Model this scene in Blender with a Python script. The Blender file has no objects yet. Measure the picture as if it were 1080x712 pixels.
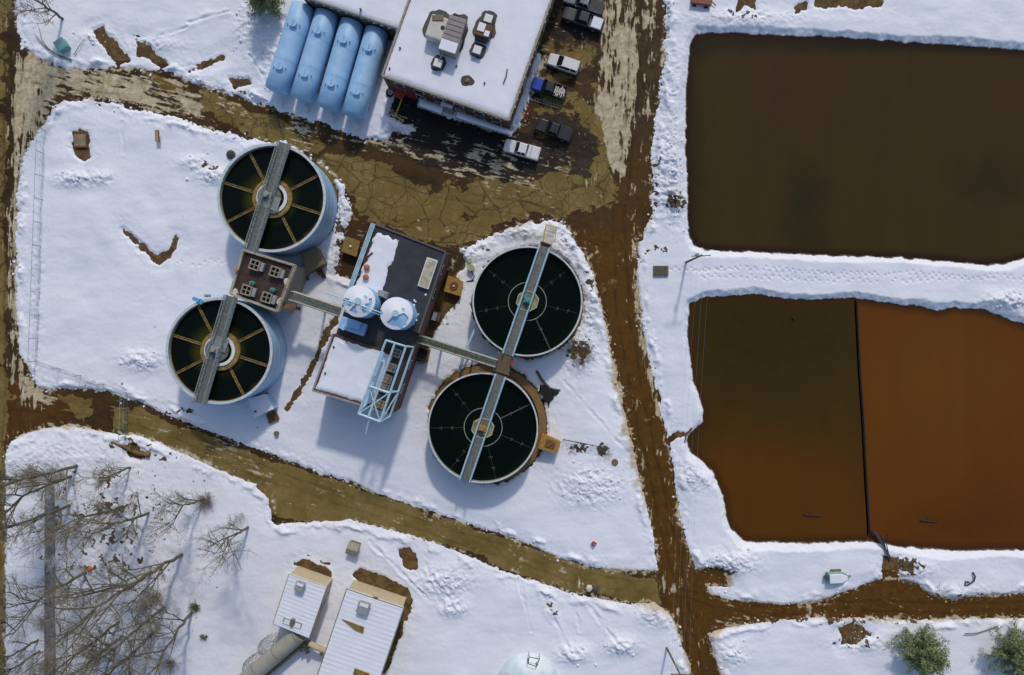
import bpy, bmesh, math, random
import numpy as np
from mathutils import Vector, Matrix
R = math.radians
scene = bpy.context.scene
COL = scene.collection
# ------------------------------------------------------------------ camera, sky, sun, exposure
H = 100.0            # the drone hovers 100 m up, looking straight down
S = 0.14             # metres on the ground per photo pixel
cam_d = bpy.data.cameras.new('camera'); cam = bpy.data.objects.new('camera', cam_d); COL.objects.link(cam)
cam.location = (0, 0, H); cam.rotation_euler = (0, 0, 0)
cam_d.sensor_width = 36; cam_d.lens = 36 * H / (1080 * S); cam_d.clip_end = 6000; cam_d.clip_start = .5
scene.camera = cam
SUN_EL, SUN_AZ = 41.0, 11.0      # azimuth clockwise from +y
world = bpy.data.worlds.new('World'); scene.world = world; world.use_nodes = True
wn = world.node_tree.nodes; wl = world.node_tree.links
bg = wn['Background']; sky = wn.new('ShaderNodeTexSky'); sky.sky_type = 'NISHITA'; sky.sun_disc = False
sky.sun_elevation = R(SUN_EL); sky.sun_rotation = R(SUN_AZ); sky.air_density = 1.0; sky.dust_density = 1.6; sky.ozone_density = 1.0
wl.new(sky.outputs[0], bg.inputs[0]); bg.inputs[1].default_value = 0.13
sd_ = bpy.data.lights.new('sun', 'SUN'); sun = bpy.data.objects.new('sun', sd_); COL.objects.link(sun)
sd_.energy = 1.85; sd_.angle = R(3.5); sd_.color = (1.0, .93, .84)
sun.rotation_euler = (R(90 - SUN_EL), 0, R(180 - SUN_AZ)); sun.location = (20, 80, 90)
scene.view_settings.view_transform = 'Standard'; scene.view_settings.look = 'None'
scene.view_settings.exposure = -0.15; scene.view_settings.gamma = 1.0

rnd = random.Random(7)
def P(px, py, z=0.0):
    """world point at height z that stands at photo pixel px,py"""
    k = S * (H - z) / H
    return Vector(((px - 540) * k, (356 - py) * k, z))

# ------------------------------------------------------------------ materials
MATS = {}
def mat(name, col, rough=.7, var=.25, scale=1.5, metal=0.0, bump=.0, bscale=8.0, col2=None, spec=.5, thresh=None, detail=6):
    if name in MATS: return MATS[name]
    m = bpy.data.materials.new(name); m.use_nodes = True; nt = m.node_tree; N = nt.nodes; L = nt.links
    b = N['Principled BSDF']; b.inputs['Roughness'].default_value = rough; b.inputs['Metallic'].default_value = metal
    b.inputs['Specular IOR Level'].default_value = spec
    tc = N.new('ShaderNodeTexCoord'); nz = N.new('ShaderNodeTexNoise'); nz.inputs['Scale'].default_value = scale; nz.inputs['Detail'].default_value = detail; nz.inputs['Roughness'].default_value = .65
    L.new(tc.outputs['Object'], nz.inputs['Vector'])
    cr = N.new('ShaderNodeValToRGB'); L.new(nz.outputs['Fac'], cr.inputs[0])
    c = Vector(col); a = c * (1 - var); d = Vector(col2) if col2 else c * (1 + var * .6)
    lo, hi = thresh if thresh else (.32, .68)
    cr.color_ramp.elements[0].position = lo; cr.color_ramp.elements[1].position = hi
    cr.color_ramp.elements[0].color = (*a, 1); cr.color_ramp.elements[1].color = (*d, 1)
    L.new(cr.outputs[0], b.inputs['Base Color'])
    if bump > 0:
        n2 = N.new('ShaderNodeTexNoise'); n2.inputs['Scale'].default_value = bscale; n2.inputs['Detail'].default_value = 5
        L.new(tc.outputs['Object'], n2.inputs['Vector'])
        bp = N.new('ShaderNodeBump'); bp.inputs['Strength'].default_value = bump; bp.inputs['Distance'].default_value = .05
        L.new(n2.outputs['Fac'], bp.inputs['Height']); L.new(bp.outputs[0], b.inputs['Normal'])
    MATS[name] = m; return m
SNOWC = (.79, .81, .875)
M_snow = mat('roof_snow', SNOWC, .75, .05, .5, bump=.5, bscale=1.2)
M_dirtysnow = mat('dirty_snow', (.62, .58, .5), .8, .35, 1.2, bump=.5, bscale=3)
M_blue = mat('blue_paint', (.31, .53, .78), .5, .16, .35, col2=(.38, .58, .78))
M_blue2 = mat('tank_blue', (.30, .54, .82), .5, .13, .5, bump=.15, bscale=2, col2=(.40, .62, .84))
M_paleblue = mat('pale_blue_paint', (.45, .63, .72), .5, .18, 1.2)
M_white = mat('white_paint', (.75, .75, .74), .5, .1, 2)
M_rim = mat('rim_paint', (.55, .60, .60), .6, .25, 2)
M_grate = mat('steel_grating', (.16, .17, .155), .6, .35, 2.5, metal=.2)
M_galv = mat('galvanised_steel', (.36, .38, .36), .45, .25, 2, metal=.5)
M_grey = mat('grey_metal', (.3, .31, .32), .55, .2, 2)
M_dkgrey = mat('dark_metal', (.06, .065, .07), .5, .3, 3)
M_membrane = mat('roof_membrane', (.04, .042, .05), .4, .35, .6)
M_brick = mat('red_brown_brick', (.12, .05, .035), .85, .3, 3, bump=.4, bscale=20)
M_cream = mat('cream_siding', (.52, .43, .28), .75, .12, 1)
M_tanwood = mat('tan_wood', (.22, .13, .05), .8, .3, 3)
M_khaki = mat('khaki_paint', (.17, .145, .075), .65, .18, 1.5)
M_rust = mat('rusty_steel', (.16, .07, .025), .8, .45, 3)
M_ochre = mat('ochre_paint', (.36, .21, .035), .6, .3, 2.5)
M_mudroof = mat('wet_brown_deck', (.06, .035, .022), .5, .5, 1.2)
M_concrete = mat('concrete', (.30, .28, .24), .85, .25, 1.5, bump=.3)
M_weir = mat('weir_stain', (.26, .17, .045), .6, .6, 2.0)
M_scum = mat('scum_arm_steel', (.10, .11, .10), .6, .4, 2)
M_teal = mat('teal_paint', (.08, .27, .25), .5, .25, 3)
M_red = mat('red_paint', (.38, .03, .02), .5, .2, 3)
M_orange = mat('orange_paint', (.62, .17, .04), .55, .25, 3)
M_yellow = mat('yellow_paint', (.62, .48, .04), .5, .2, 3)
M_black = mat('black_rubber', (.015, .015, .016), .7, .3, 4)
M_glass = mat('dark_glass', (.012, .016, .02), .1, .2, 1)
M_bark = mat('bark', (.12, .10, .06), .9, .4, 3, bump=.5, col2=(.19, .175, .10))
M_twig = mat('twigs', (.24, .21, .15), .9, .35, 2)
M_redtwig = mat('reddish_twigs', (.2, .13, .09), .9, .35, 2)
M_log = mat('fallen_log', (.2, .12, .04), .9, .4, 2)
M_leaf = mat('evergreen_needles', (.14, .19, .06), .8, .4, 1.3, col2=(.36, .42, .20))
M_deadgrass = mat('dry_grass', (.27, .19, .09), .9, .5, 1.5)
M_rock = mat('dark_rock', (.06, .06, .06), .85, .4, 3, bump=.6)
M_carwhite = mat('car_white', (.72, .72, .72), .28, .05, 1)
M_carblack = mat('car_black', (.02, .021, .024), .3, .3, 1)
M_carblue = mat('car_blue', (.02, .07, .42), .28, .1, 1)
M_cardark = mat('car_charcoal', (.035, .04, .045), .35, .3, 2)
M_light = mat('lamp_glass', (.7, .68, .6), .2, .1, 1)
M_tail = mat('tail_lamp', (.4, .02, .02), .25, .1, 1)

# ------------------------------------------------------------------ mesh builder and object helpers
class MB:
    def __init__(s): s.v = []; s.f = []
    def add(s, vs, fs):
        n = len(s.v); s.v += [tuple(v) for v in vs]; s.f += [tuple(i + n for i in f) for f in fs]; return s
    def prism(s, pts, z0, z1, inset=0):
        n = len(pts); c = [sum(p[0] for p in pts) / n, sum(p[1] for p in pts) / n]
        a = sum(pts[i][0] * pts[(i + 1) % n][1] - pts[(i + 1) % n][0] * pts[i][1] for i in range(n))
        if a < 0: pts = pts[::-1]
        k = 1 - inset
        vs = [(p[0], p[1], z0) for p in pts] + [(c[0] + (p[0] - c[0]) * k, c[1] + (p[1] - c[1]) * k, z1) for p in pts]
        fs = [tuple(range(n))[::-1], tuple(range(n, 2 * n))] + [(i, (i + 1) % n, n + (i + 1) % n, n + i) for i in range(n)]
        return s.add(vs, fs)
    def box(s, cx, cy, cz, sx, sy, sz, rot=0, taper=0):
        """centre x,y ; cz is the bottom"""
        c, d = math.cos(rot), math.sin(rot); pts = []
        for a, b in ((-1, -1), (1, -1), (1, 1), (-1, 1)):
            x, y = a * sx / 2, b * sy / 2; pts.append((cx + x * c - y * d, cy + x * d + y * c))
        return s.prism(pts, cz, cz + sz, taper)
    def tube(s, path, r, n=6, r2=None, cap=True):
        path = [Vector(p) for p in path]; m = len(path); rings = []
        r2 = r if r2 is None else r2; up = None
        for i, p in enumerate(path):
            t = (path[min(i + 1, m - 1)] - path[max(i - 1, 0)])
            if t.length < 1e-9: t = Vector((0, 0, 1))
            t.normalize()
            if up is None:
                up = t.orthogonal().normalized()
            else:
                up = (up - t * up.dot(t)); up = up.normalized() if up.length > 1e-6 else t.orthogonal().normalized()
            w = t.cross(up); rr = r + (r2 - r) * i / (m - 1)
            rings.append([p + (up * math.cos(2 * math.pi * (k + .5) / n) + w * math.sin(2 * math.pi * (k + .5) / n)) * rr for k in range(n)])
        vs = [v for g in rings for v in g]; fs = []
        for i in range(m - 1):
            for k in range(n):
                a = i * n + k; b = i * n + (k + 1) % n; fs.append((a, b, b + n, a + n))
        if cap: fs.append(tuple(range(n))[::-1]); fs.append(tuple(range((m - 1) * n, m * n)))
        return s.add(vs, fs)
    def lathe(s, c, prof, n=48, close=True):
        """prof: list of (r,z) swept about the vertical through c"""
        vs = []; fs = []; m = len(prof)
        for k in range(n):
            a = 2 * math.pi * k / n
            for r, z in prof: vs.append((c[0] + r * math.cos(a), c[1] + r * math.sin(a), z))
        for k in range(n):
            for j in range(m - 1 + (1 if close else 0)):
                a = k * m + j; b = k * m + (j + 1) % m; c2 = ((k + 1) % n) * m
                fs.append((a, b if False else k * m + (j + 1) % m, c2 + (j + 1) % m, c2 + j)[::-1])
        return s.add(vs, fs)
    def disc(s, c, r, z, n=64, rings=1):
        vs = [(c[0], c[1], z)]; fs = []
        for q in range(1, rings + 1):
            for k in range(n):
                a = 2 * math.pi * k / n; vs.append((c[0] + r * q / rings * math.cos(a), c[1] + r * q / rings * math.sin(a), z))
        for k in range(n): fs.append((0, 1 + k, 1 + (k + 1) % n))
        for q in range(1, rings):
            for k in range(n):
                a = 1 + (q - 1) * n; b = 1 + q * n; fs.append((a + k, b + k, b + (k + 1) % n, a + (k + 1) % n))
        return s.add(vs, fs)
    def cyl(s, c, r, z0, z1, n=24, r2=None):
        r2 = r if r2 is None else r2
        vs = [(c[0] + r * math.cos(2 * math.pi * k / n), c[1] + r * math.sin(2 * math.pi * k / n), z0) for k in range(n)]
        vs += [(c[0] + r2 * math.cos(2 * math.pi * k / n), c[1] + r2 * math.sin(2 * math.pi * k / n), z1) for k in range(n)]
        fs = [tuple(range(n))[::-1], tuple(range(n, 2 * n))] + [(k, (k + 1) % n, n + (k + 1) % n, n + k) for k in range(n)]
        return s.add(vs, fs)
    def beam(s, a, b, w, h=None):
        """square bar between two points"""
        return s.tube([a, b], (w if h is None else (w + h) / 2) * .707, 4)
    def mesh(s, name, m, M=None, smooth=False):
        me = bpy.data.meshes.new(name)
        vs = [tuple(M @ Vector(v)) for v in s.v] if M is not None else s.v
        me.from_pydata(vs, [], s.f); me.validate(); me.update()
        if m: me.materials.append(m)
        if smooth:
            me.polygons.foreach_set('use_smooth', [True] * len(me.polygons))
        return me

def setp(o, label=None, cat=None, group=None, kind=None):
    if label: o['label'] = label
    if cat: o['category'] = cat
    if group: o['group'] = group
    if kind: o['kind'] = kind
    return o
def bevel(o, w=.03, seg=2):
    b = o.modifiers.new('bevel', 'BEVEL'); b.width = w; b.segments = seg; b.limit_method = 'ANGLE'; return o
class Thing:
    def __init__(s, name, label, cat, loc=(0, 0, 0), rot=0, group=None):
        o = bpy.data.objects.new(name, None); COL.objects.link(o); o.empty_display_size = .3
        o.location = loc; o.rotation_euler = (0, 0, rot); s.o = o; setp(o, label, cat, group)
        s.M = Matrix.Translation(Vector(loc)) @ Matrix.Rotation(rot, 4, 'Z')
    def part(s, name, mb, m, under=None, world=True, smooth=False, bev=0, label=None):
        me = mb.mesh(name, m, s.M.inverted() if world else None, smooth)
        o = bpy.data.objects.new(name, me); COL.objects.link(o); o.parent = under or s.o
        if bev: bevel(o, bev)
        if label: o['label'] = label
        return o
def single(name, mb, m, label, cat, loc, group=None, kind=None, smooth=False, bev=0):
    me = mb.mesh(name, m, Matrix.Translation(-Vector(loc)), smooth)
    o = bpy.data.objects.new(name, me); COL.objects.link(o); o.location = loc
    if kind: setp(o, None, None, None, kind)
    if kind != 'structure': setp(o, label, cat, group)
    if bev: bevel(o, bev)
    return o
def copy_thing(root, loc, rot, label):
    r = root.copy(); COL.objects.link(r); r.location = loc; r.rotation_euler = (0, 0, rot); r['label'] = label
    for ch in list(root.children):
        c = ch.copy(); COL.objects.link(c); c.parent = r
        for g in list(ch.children):
            d = g.copy(); COL.objects.link(d); d.parent = c
    return r
def railing(mb, path, h=1.05, step=1.6, r=.035):
    path = [Vector(p) for p in path]
    for z in (h, h * .5):
        for a, b in zip(path[:-1], path[1:]): mb.beam(a + Vector((0, 0, z)), b + Vector((0, 0, z)), r * 1.8)
    for a, b in zip(path[:-1], path[1:]):
        n = max(1, int((b - a).length / step))
        for i in range(n + 1):
            p = a.lerp(b, i / n); mb.beam(p, p + Vector((0, 0, h)), r * 1.8)

# ------------------------------------------------------------------ numpy noise and distance fields (photo pixels of ground)
def vnoise(x, y, seed=0):
    xi = np.floor(x).astype(np.int64); yi = np.floor(y).astype(np.int64); fx = x - xi; fy = y - yi
    def h(a, b):
        n = (a * 374761393 + b * 668265263 + seed * 982451653) & 0xffffffff
        n = ((n ^ (n >> 13)) * 1274126177) & 0xffffffff; n = (n ^ (n >> 16)) & 0xffff
        return n / 65535.0
    u = fx * fx * (3 - 2 * fx); v = fy * fy * (3 - 2 * fy)
    a = h(xi, yi); b = h(xi + 1, yi); c = h(xi, yi + 1); d = h(xi + 1, yi + 1)
    return (a + (b - a) * u) * (1 - v) + (c + (d - c) * u) * v
def fbm(x, y, seed=0, octv=4, gain=.5):
    t = 0; amp = 1; s = 0
    for i in range(octv):
        ca, sa = math.cos(i * .7 + seed), math.sin(i * .7 + seed)
        t = t + amp * vnoise((x * ca - y * sa) * 2 ** i, (x * sa + y * ca) * 2 ** i, seed + i * 17); s += amp; amp *= gain
    return t / s
def sstep(a, b, x):
    t = np.clip((x - a) / (b - a), 0, 1); return t * t * (3 - 2 * t)
CX = np.arange(-120, 1202, 2.0); CY = np.arange(-120, 862, 2.0); GX, GY = np.meshgrid(CX, CY)
def sdf_on(poly, X, Y):
    d = np.full(X.shape, 1e12); ins = np.zeros(X.shape, bool); n = len(poly)
    for i in range(n):
        ax, ay = poly[i]; bx, by = poly[(i + 1) % n]; ex, ey = bx - ax, by - ay; L2 = ex * ex + ey * ey + 1e-9
        t = np.clip(((X - ax) * ex + (Y - ay) * ey) / L2, 0, 1)
        d = np.minimum(d, (X - ax - t * ex) ** 2 + (Y - ay - t * ey) ** 2)
        if ay != by:
            c = ((ay > Y) != (by > Y)) & (X < (bx - ax) * (Y - ay) / (by - ay) + ax); ins ^= c
    d = np.sqrt(d); return np.where(ins, d, -d)
def sdf(poly): return sdf_on(poly, GX, GY)
def seg(a, b, w, X=None, Y=None):
    """capsule, positive inside"""
    X = GX if X is None else X; Y = GY if Y is None else Y
    ex, ey = b[0] - a[0], b[1] - a[1]; t = np.clip(((X - a[0]) * ex + (Y - a[1]) * ey) / (ex * ex + ey * ey + 1e-9), 0, 1)
    return w - np.hypot(X - a[0] - t * ex, Y - a[1] - t * ey)
def pl(pts, w):
    d = None
    for a, b in zip(pts[:-1], pts[1:]):
        e = seg(a, b, w); d = e if d is None else np.maximum(d, e)
    return d
def pl2(pts, X, Y):
    d = None
    for a, b in zip(pts[:-1], pts[1:]):
        e = seg(a, b, 0, X, Y); d = e if d is None else np.maximum(d, e)
    return d
def up(F, X, Y):
    fx = np.clip((X - CX[0]) / 2, 0, len(CX) - 1.001); fy = np.clip((Y - CY[0]) / 2, 0, len(CY) - 1.001)
    i = fx.astype(int); j = fy.astype(int); u = fx - i; v = fy - j
    return (F[j, i] * (1 - u) + F[j, i + 1] * u) * (1 - v) + (F[j + 1, i] * (1 - u) + F[j + 1, i + 1] * u) * v

# ---- snow-covered islands
S1 = [(17, -130), (17, 30), (25, 50), (45, 62), (60, 71), (90, 73), (150, 72), (180, 77), (200, 85), (235, 96), (270, 108), (300, 118), (340, 131), (380, 145), (398, 150), (411, 146), (415, 138), (430, 141), (438, 136), (425, 128), (412, 122), (414, 100), (440, 96), (440, -130)]
S0 = [(-130, -130), (-22, -130), (-20, 900), (-130, 900)]
S1b = [(568, 55), (571, 62), (561, 92), (551, 122), (543, 139), (536, 134), (548, 100), (560, 70)]
S1c = [(440, 104), (470, 112), (538, 131), (543, 139), (520, 136), (490, 128), (468, 121), (440, 112)]
S2 = [(50, 128), (57, 112), (72, 106), (95, 104), (120, 108), (145, 116), (175, 122), (200, 130), (245, 143), (262, 147), (300, 150), (345, 178), (362, 196), (371, 220), (366, 235), (358, 262), (356, 290), (372, 296), (420, 300), (460, 300), (466, 290), (480, 276), (488, 262), (505, 254), (530, 244), (555, 236), (580, 231), (596, 238), (605, 252), (616, 268), (626, 290), (633, 320), (641, 350), (651, 400), (661, 440), (672, 490), (681, 530), (690, 570), (694, 601),
      (660, 603), (630, 600), (590, 588), (560, 575), (520, 560), (480, 548), (440, 535), (400, 521), (370, 508), (340, 500), (310, 488), (290, 481), (260, 470), (230, 458), (200, 447), (175, 437), (150, 425), (130, 419), (110, 412), (80, 410), (50, 411), (38, 408), (30, 390), (20, 372), (17, 320), (17, 250), (19, 200), (24, 165), (38, 142)]
S3 = [(6, 900), (6, 480), (11, 466), (30, 456), (50, 450), (75, 449), (100, 453), (120, 457), (150, 460), (175, 470), (200, 482), (225, 492), (250, 503), (270, 510), (283, 520), (288, 532), (291, 546), (300, 552), (330, 550), (370, 548), (400, 556), (440, 566), (480, 580), (520, 597), (560, 612), (600, 625), (640, 633), (662, 636), (690, 635), (705, 645), (713, 660), (720, 680), (728, 705), (745, 900)]
S4 = [(703, -130), (702, 0), (700, 60), (697, 100), (692, 130), (687, 180), (688, 225), (680, 245), (672, 258), (672, 300), (677, 340), (685, 380), (693, 412), (701, 450), (706, 470), (713, 520), (721, 560), (728, 585), (734, 600), (755, 598), (766, 604), (772, 618), (744, 618), (752, 626), (769, 632), (800, 635), (826, 638), (865, 634), (896, 622), (919, 614), (930, 609), (948, 610), (968, 616), (981, 629), (1002, 632), (1033, 629), (1080, 625), (1300, 612), (1300, -130)]
S5 = [(746, 668), (765, 662), (800, 657), (852, 651), (904, 651), (955, 654), (1020, 652), (1080, 652), (1300, 650), (1300, 900), (790, 900), (759, 712), (752, 690)]
SNOW = np.maximum.reduce([sdf(p) for p in (S0, S1, S1b, S1c, S2, S3, S4, S5)])
# ---- bare soil inside the snow
bare_polys = [
    [(77, 138), (94, 138), (94, 165), (89, 172), (80, 162), (76, 152)],
    [(98, 32), (109, 28), (122, 44), (137, 64), (124, 70), (112, 56)],
    [(143, 41), (153, 44), (164, 56), (177, 68), (170, 72), (158, 64), (146, 58)],
    [(242, 83), (262, 84), (265, 88), (246, 94)],
    [(372, 235), (396, 232), (380, 268), (366, 290), (358, 285), (362, 255)],
    [(466, 262), (490, 266), (490, 280), (480, 290), (490, 305), (478, 322), (462, 345), (446, 380), (436, 380), (455, 320)],
    [(311, 594), (326, 591), (346, 600), (350, 615), (341, 632), (330, 662), (322, 664), (330, 620)],
    [(371, 606), (382, 600), (405, 608), (430, 620), (436, 633), (426, 660), (410, 705), (402, 712), (420, 640)],
    [(931, 586), (948, 588), (950, 612), (929, 612)],
    [(884, 662), (896, 658), (912, 661), (918, 670), (905, 678), (888, 680)],
    [(420, 580), (432, 578), (442, 590), (440, 602), (428, 598)],
    [(856, -20), (932, -20), (930, 6), (900, 9), (860, 8)], [(778, -10), (798, -10), (797, 10), (785, 6), (776, 14)],
    [(836, 6), (850, 2), (852, 10), (838, 16)],
    [(132, 462), (150, 474), (158, 478), (150, 486), (136, 484)],
]
BARE = np.maximum.reduce([sdf(p) for p in bare_polys] + [pl([(130, 243), (148, 259), (164, 274)], 3.2), sdf([(150, 261), (166, 270), (178, 264), (186, 249), (190, 252), (180, 271), (168, 279), (158, 273)]), pl([(356, 333), (340, 362), (326, 395), (302, 432)], 2.8),
    pl([(200, 75), (222, 66), (234, 61)], 2.2), pl([(703, 465), (715, 458), (727, 459)], 2.4), pl([(276, 514), (286, 522), (292, 548)], 5)])
# clarifier footing: thawed ring
for c, r in (((514, 447), 63), ((557, 319), 59), ((306, 213), 52), ((247, 371), 52)):
    BARE = np.maximum(BARE, r + (.5 if c[0] == 514 else 0) - np.hypot(GX - c[0], GY - c[1]))
# reeds by the upper clarifier
P1 = [(736, 36), (760, 35.5), (800, 37), (840, 38), (880, 40), (940, 44), (1000, 48), (1080, 53), (1300, 60), (1300, 260), (1081, 270), (1062, 276), (1039, 278), (1000, 274), (950, 270), (900, 268), (858, 267), (800, 264), (745, 262), (734, 257), (728, 242), (727, 200), (725, 140), (727, 80), (730, 46)]
P2 = [(741, 316), (770, 313), (795, 311), (820, 315), (840, 318), (870, 317), (903, 316), (930, 319), (952, 323), (975, 325), (990, 330), (1006, 325), (1042, 329), (1080, 343), (1300, 380), (1300, 575), (1080, 579), (1010, 580), (948, 575), (912, 570), (840, 572), (788, 570), (772, 556), (769, 545), (766, 523), (754, 496), (732, 478), (727, 467), (727, 460), (744, 446), (745, 433), (734, 401), (730, 370), (727, 338), (730, 322)]
PP1, PP2 = sdf(P1), sdf(P2); POND = np.maximum(PP1, PP2)
# ---- rough, ploughed piles  (centre, radii, height, roughness)
PILES = [(80, 190, 20, 8, .8), (110, 188, 12, 7, .6), (205, 172, 14, 6, .7), (225, 186, 16, 8, .9), (150, 380, 20, 10, .9), (100, 40, 14, 8, .6), (165, 48, 30, 6, .5), (470, 612, 26, 14, .9), (478, 640, 14, 9, .8), (620, 512, 30, 20, .7), (603, 688, 15, 9, 1.0), (655, 680, 15, 9, 1.0),
         (580, 640, 8, 20, .3), (712, 120, 14, 70, .45), (710, 190, 16, 40, .9), (712, 212, 16, 14, .8), (735, 500, 16, 16, .8), (770, 592, 24, 12, .9), (770, 690, 18, 12, .6), (1062, 318, 22, 9, 1.1), (40, 300, 8, 90, .3), (30, 420, 20, 20, .4), (610, 372, 16, 22, .7), (598, 262, 14, 18, .6), (625, 320, 10, 30, .6), (545, 245, 24, 8, .7),
         (420, 125, 12, 18, .6), (268, 30, 18, 30, .6), (285, 60, 10, 25, .5), (690, 648, 16, 10, .7), (366, 210, 8, 22, .6), (350, 280, 10, 20, .4), (780, 20, 55, 8, .5), (495, 268, 20, 10, .6), (905, 676, 22, 8, .7), (955, 600, 30, 9, .5), (1010, 622, 30, 6, .4), (60, 480, 60, 18, .25), (120, 560, 110, 90, .18)]
def ground_fields(X, Y):
    sn = up(SNOW, X, Y); ba = up(BARE, X, Y); po = up(POND, X, Y)
    n1 = fbm(X / 9, Y / 9, 3, 4) - .5; n2 = fbm(X / 2.6, Y / 2.6, 9, 3) - .5
    # road edge, soil edge and shore edge with ragged outlines
    calm = sstep(230, 330, Y) * .62; e = np.minimum(sn, 200) + n1 * 9 * (1 - calm) + n2 * 5.0 * (1 - calm * .6)
    eb = -ba + n1 * 6 + n2 * 3.5
    ep = -po + n1 * 4 + n2 * 1.5
    d = np.minimum(e, eb)
    rough = np.zeros_like(X); pile = np.zeros_like(X)
    for cx, cy, rx, ry, h in PILES:
        g = np.exp(-(((X - cx) / rx) ** 2 + ((Y - cy) / ry) ** 2)); g = np.where(g > .02, g, 0); rough = np.maximum(rough, g * min(1, h + .3)); pile += g * h
    ridge = 1 - np.abs(fbm(X / 7, Y / 7, 21, 4, .6) * 2 - 1) * 2
    lump = fbm(X / 4, Y / 4, 33, 3, .6)
    big = fbm(X / 60, Y / 60, 5, 3) - .5; wind = fbm(X / 22 + Y / 60, Y / 9, 41, 3) - .5
    z = (.10 + .12 * np.clip(fbm(X / 25, Y / 25, 14, 2) * 2 - .5, 0, 1)) * sstep(0, 3, d) + .14 * sstep(3, 16, d) + d.clip(-6, 0) * .07
    berm = np.exp(-((sn - 6 - n1 * 8) / 3.6) ** 2) * .5 * np.clip(fbm(X / 16, Y / 16, 8, 3) * 3.2 - 1.4, 0, 1.3)
    ins = sstep(0, 4, d)
    z = z + ins * (big * .5 + wind * .10 + (n2 * .04) + berm * (.6 + lump * .8) + pile * (ridge * .55 + lump * .75) * .9)
    # trodden trails
    for a, b, st in (((188, 275), (246, 276), 4), ((700, 281), (760, 284), 4), ((730, 284), (905, 288), 3.4), ((905, 288), (1090, 294), 3.4), ((735, 292), (1000, 297), 3.8), ((640, 480), (590, 465), 4)):
        L = math.hypot(b[0] - a[0], b[1] - a[1]); ux, uy = (b[0] - a[0]) / L, (b[1] - a[1]) / L
        t = (X - a[0]) * ux + (Y - a[1]) * uy; q = -(X - a[0]) * uy + (Y - a[1]) * ux + (fbm(X / 20, Y / 20, 77, 2) - .5) * 5
        q = q + (fbm(X / 45, Y / 45, 78, 2) - .5) * 7; m = (t > 0) & (t < L); k = np.round(t / st); hs = np.sin(k * 12.9898 + a[0]) * 43758.5453; hs = hs - np.floor(hs); q2 = q - np.where(k % 2 == 0, 1.0, -1.0) * (.4 + 1.6 * hs); t = t + (hs - .5) * 2.2; m = m & (hs > .18)
        z = z - np.where(m, .20 * np.exp(-(((t - k * st) / 1.0) ** 2 + (q2 / .9) ** 2)), 0)
    # wheel ruts and ploughed lines in the snow
    for a, b, w, dp in (((565, 612), (603, 690), 1.3, .22), ((548, 612), (560, 665), 1.0, .15), ((612, 628), (655, 682), 1.5, .22), ((604, 628), (612, 665), 1, .15), ((595, 402), (655, 470), 1.6, .14), ((178, 78), (206, 68), 1.5, .25), ((200, 25), (255, 10), 1.5, .3), ((150, 45), (198, 30), 1.2, .2), ((130, 130), (131, 162), .8, .1), ((390, 570), (452, 632), 1.2, .2),
                        ((265, 60), (285, 92), 1.6, .3), ((180, 425), (232, 452), 1.6, .16), ((232, 455), (290, 452), 1.2, .1), ((670, 300), (700, 440), 1, .08), ((445, 590), (480, 640), 1.2, .14)):
        s_ = seg(a, b, 0, X, Y); wv = np.clip(fbm(X / 9, Y / 9, 61, 2) * 2.2 - .5, 0, 1); z = z - dp * wv * np.exp(-((-s_ + n1 * 5) / w) ** 2) + dp * .45 * wv * np.exp(-((-s_ - 2.6 + n1 * 7) / (w * 1.6)) ** 2)
    sh = -.55 + np.clip(ep, -8, 60) * .10
    z = np.where(ep < 14, np.minimum(z, sh + np.where(ep < 0, 0, 0)), z)
    dirt = np.exp(-np.maximum(sn, 0) / 3.6)
    # how muddy is the traffic beside that edge
    mud = np.zeros_like(X)
    for cx, cy, rx, ry, w in ((655, 450, 26, 170, 2.2), (745, 690, 50, 70, 1.1), (920, 640, 200, 26, 1.0), (650, 290, 30, 90, 1.0), (95, 85, 80, 40, .5), (20, 380, 25, 60, .7), (60, 450, 60, 16, .9), (700, 250, 20, 30, 1.0), (150, 470, 60, 20, .5), (715, 205, 22, 22, 1.3), (690, 640, 30, 20, 1.1), (610, 372, 18, 22, 1.6), (545, 245, 60, 16, .5), (300, 530, 30, 30, .6), (770, 605, 40, 16, .9), (900, 672, 40, 10, 1.2), (940, 598, 40, 12, .8), (450, 80, 80, 80, .2), (110, 560, 120, 100, .12)):
        mud = np.maximum(mud, w * np.exp(-(((X - cx) / rx) ** 2 + ((Y - cy) / ry) ** 2) ** 1.5))
    spot = np.zeros_like(X)
    for cx, cy, rx, ry, w in ((712, 214, 12, 8, 1.2), (612, 372, 12, 14, .9), (634, 474, 10, 6, 1.1), (605, 472, 18, 6, .5), (215, 175, 8, 4, .8), (228, 178, 5, 4, .8), (110, 555, 110, 90, .28), (690, 264, 12, 5, .8), (140, 470, 25, 9, .5), (960, 596, 12, 8, .8), (767, 604, 10, 6, .9), (900, 672, 22, 10, .7), (355, 245, 12, 20, .5), (468, 320, 14, 30, .5), (583, 640, 10, 8, .5), (440, 566, 40, 6, .35), (250, 97, 40, 6, .35), (330, 508, 40, 5, .3), (180, 434, 40, 6, .4), (690, 190, 8, 50, .4), (800, 15, 60, 8, .3), (600, 560, 5, 4, .3), (500, 262, 20, 6, .4), (360, 285, 14, 10, .5), (620, 300, 8, 20, .4), (190, 480, 50, 8, .3), (1010, 627, 40, 4, .6), (860, 655, 120, 4, .5)):
        spot = np.maximum(spot, w * np.exp(-(((X - cx) / rx) ** 2 + ((Y - cy) / ry) ** 2)))
    sf = np.clip(sstep(.50, .62, fbm(X / 5, Y / 5, 91, 4, .65) * .75 + spot * .33), 0, 1) * sstep(.06, .25, spot)
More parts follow.
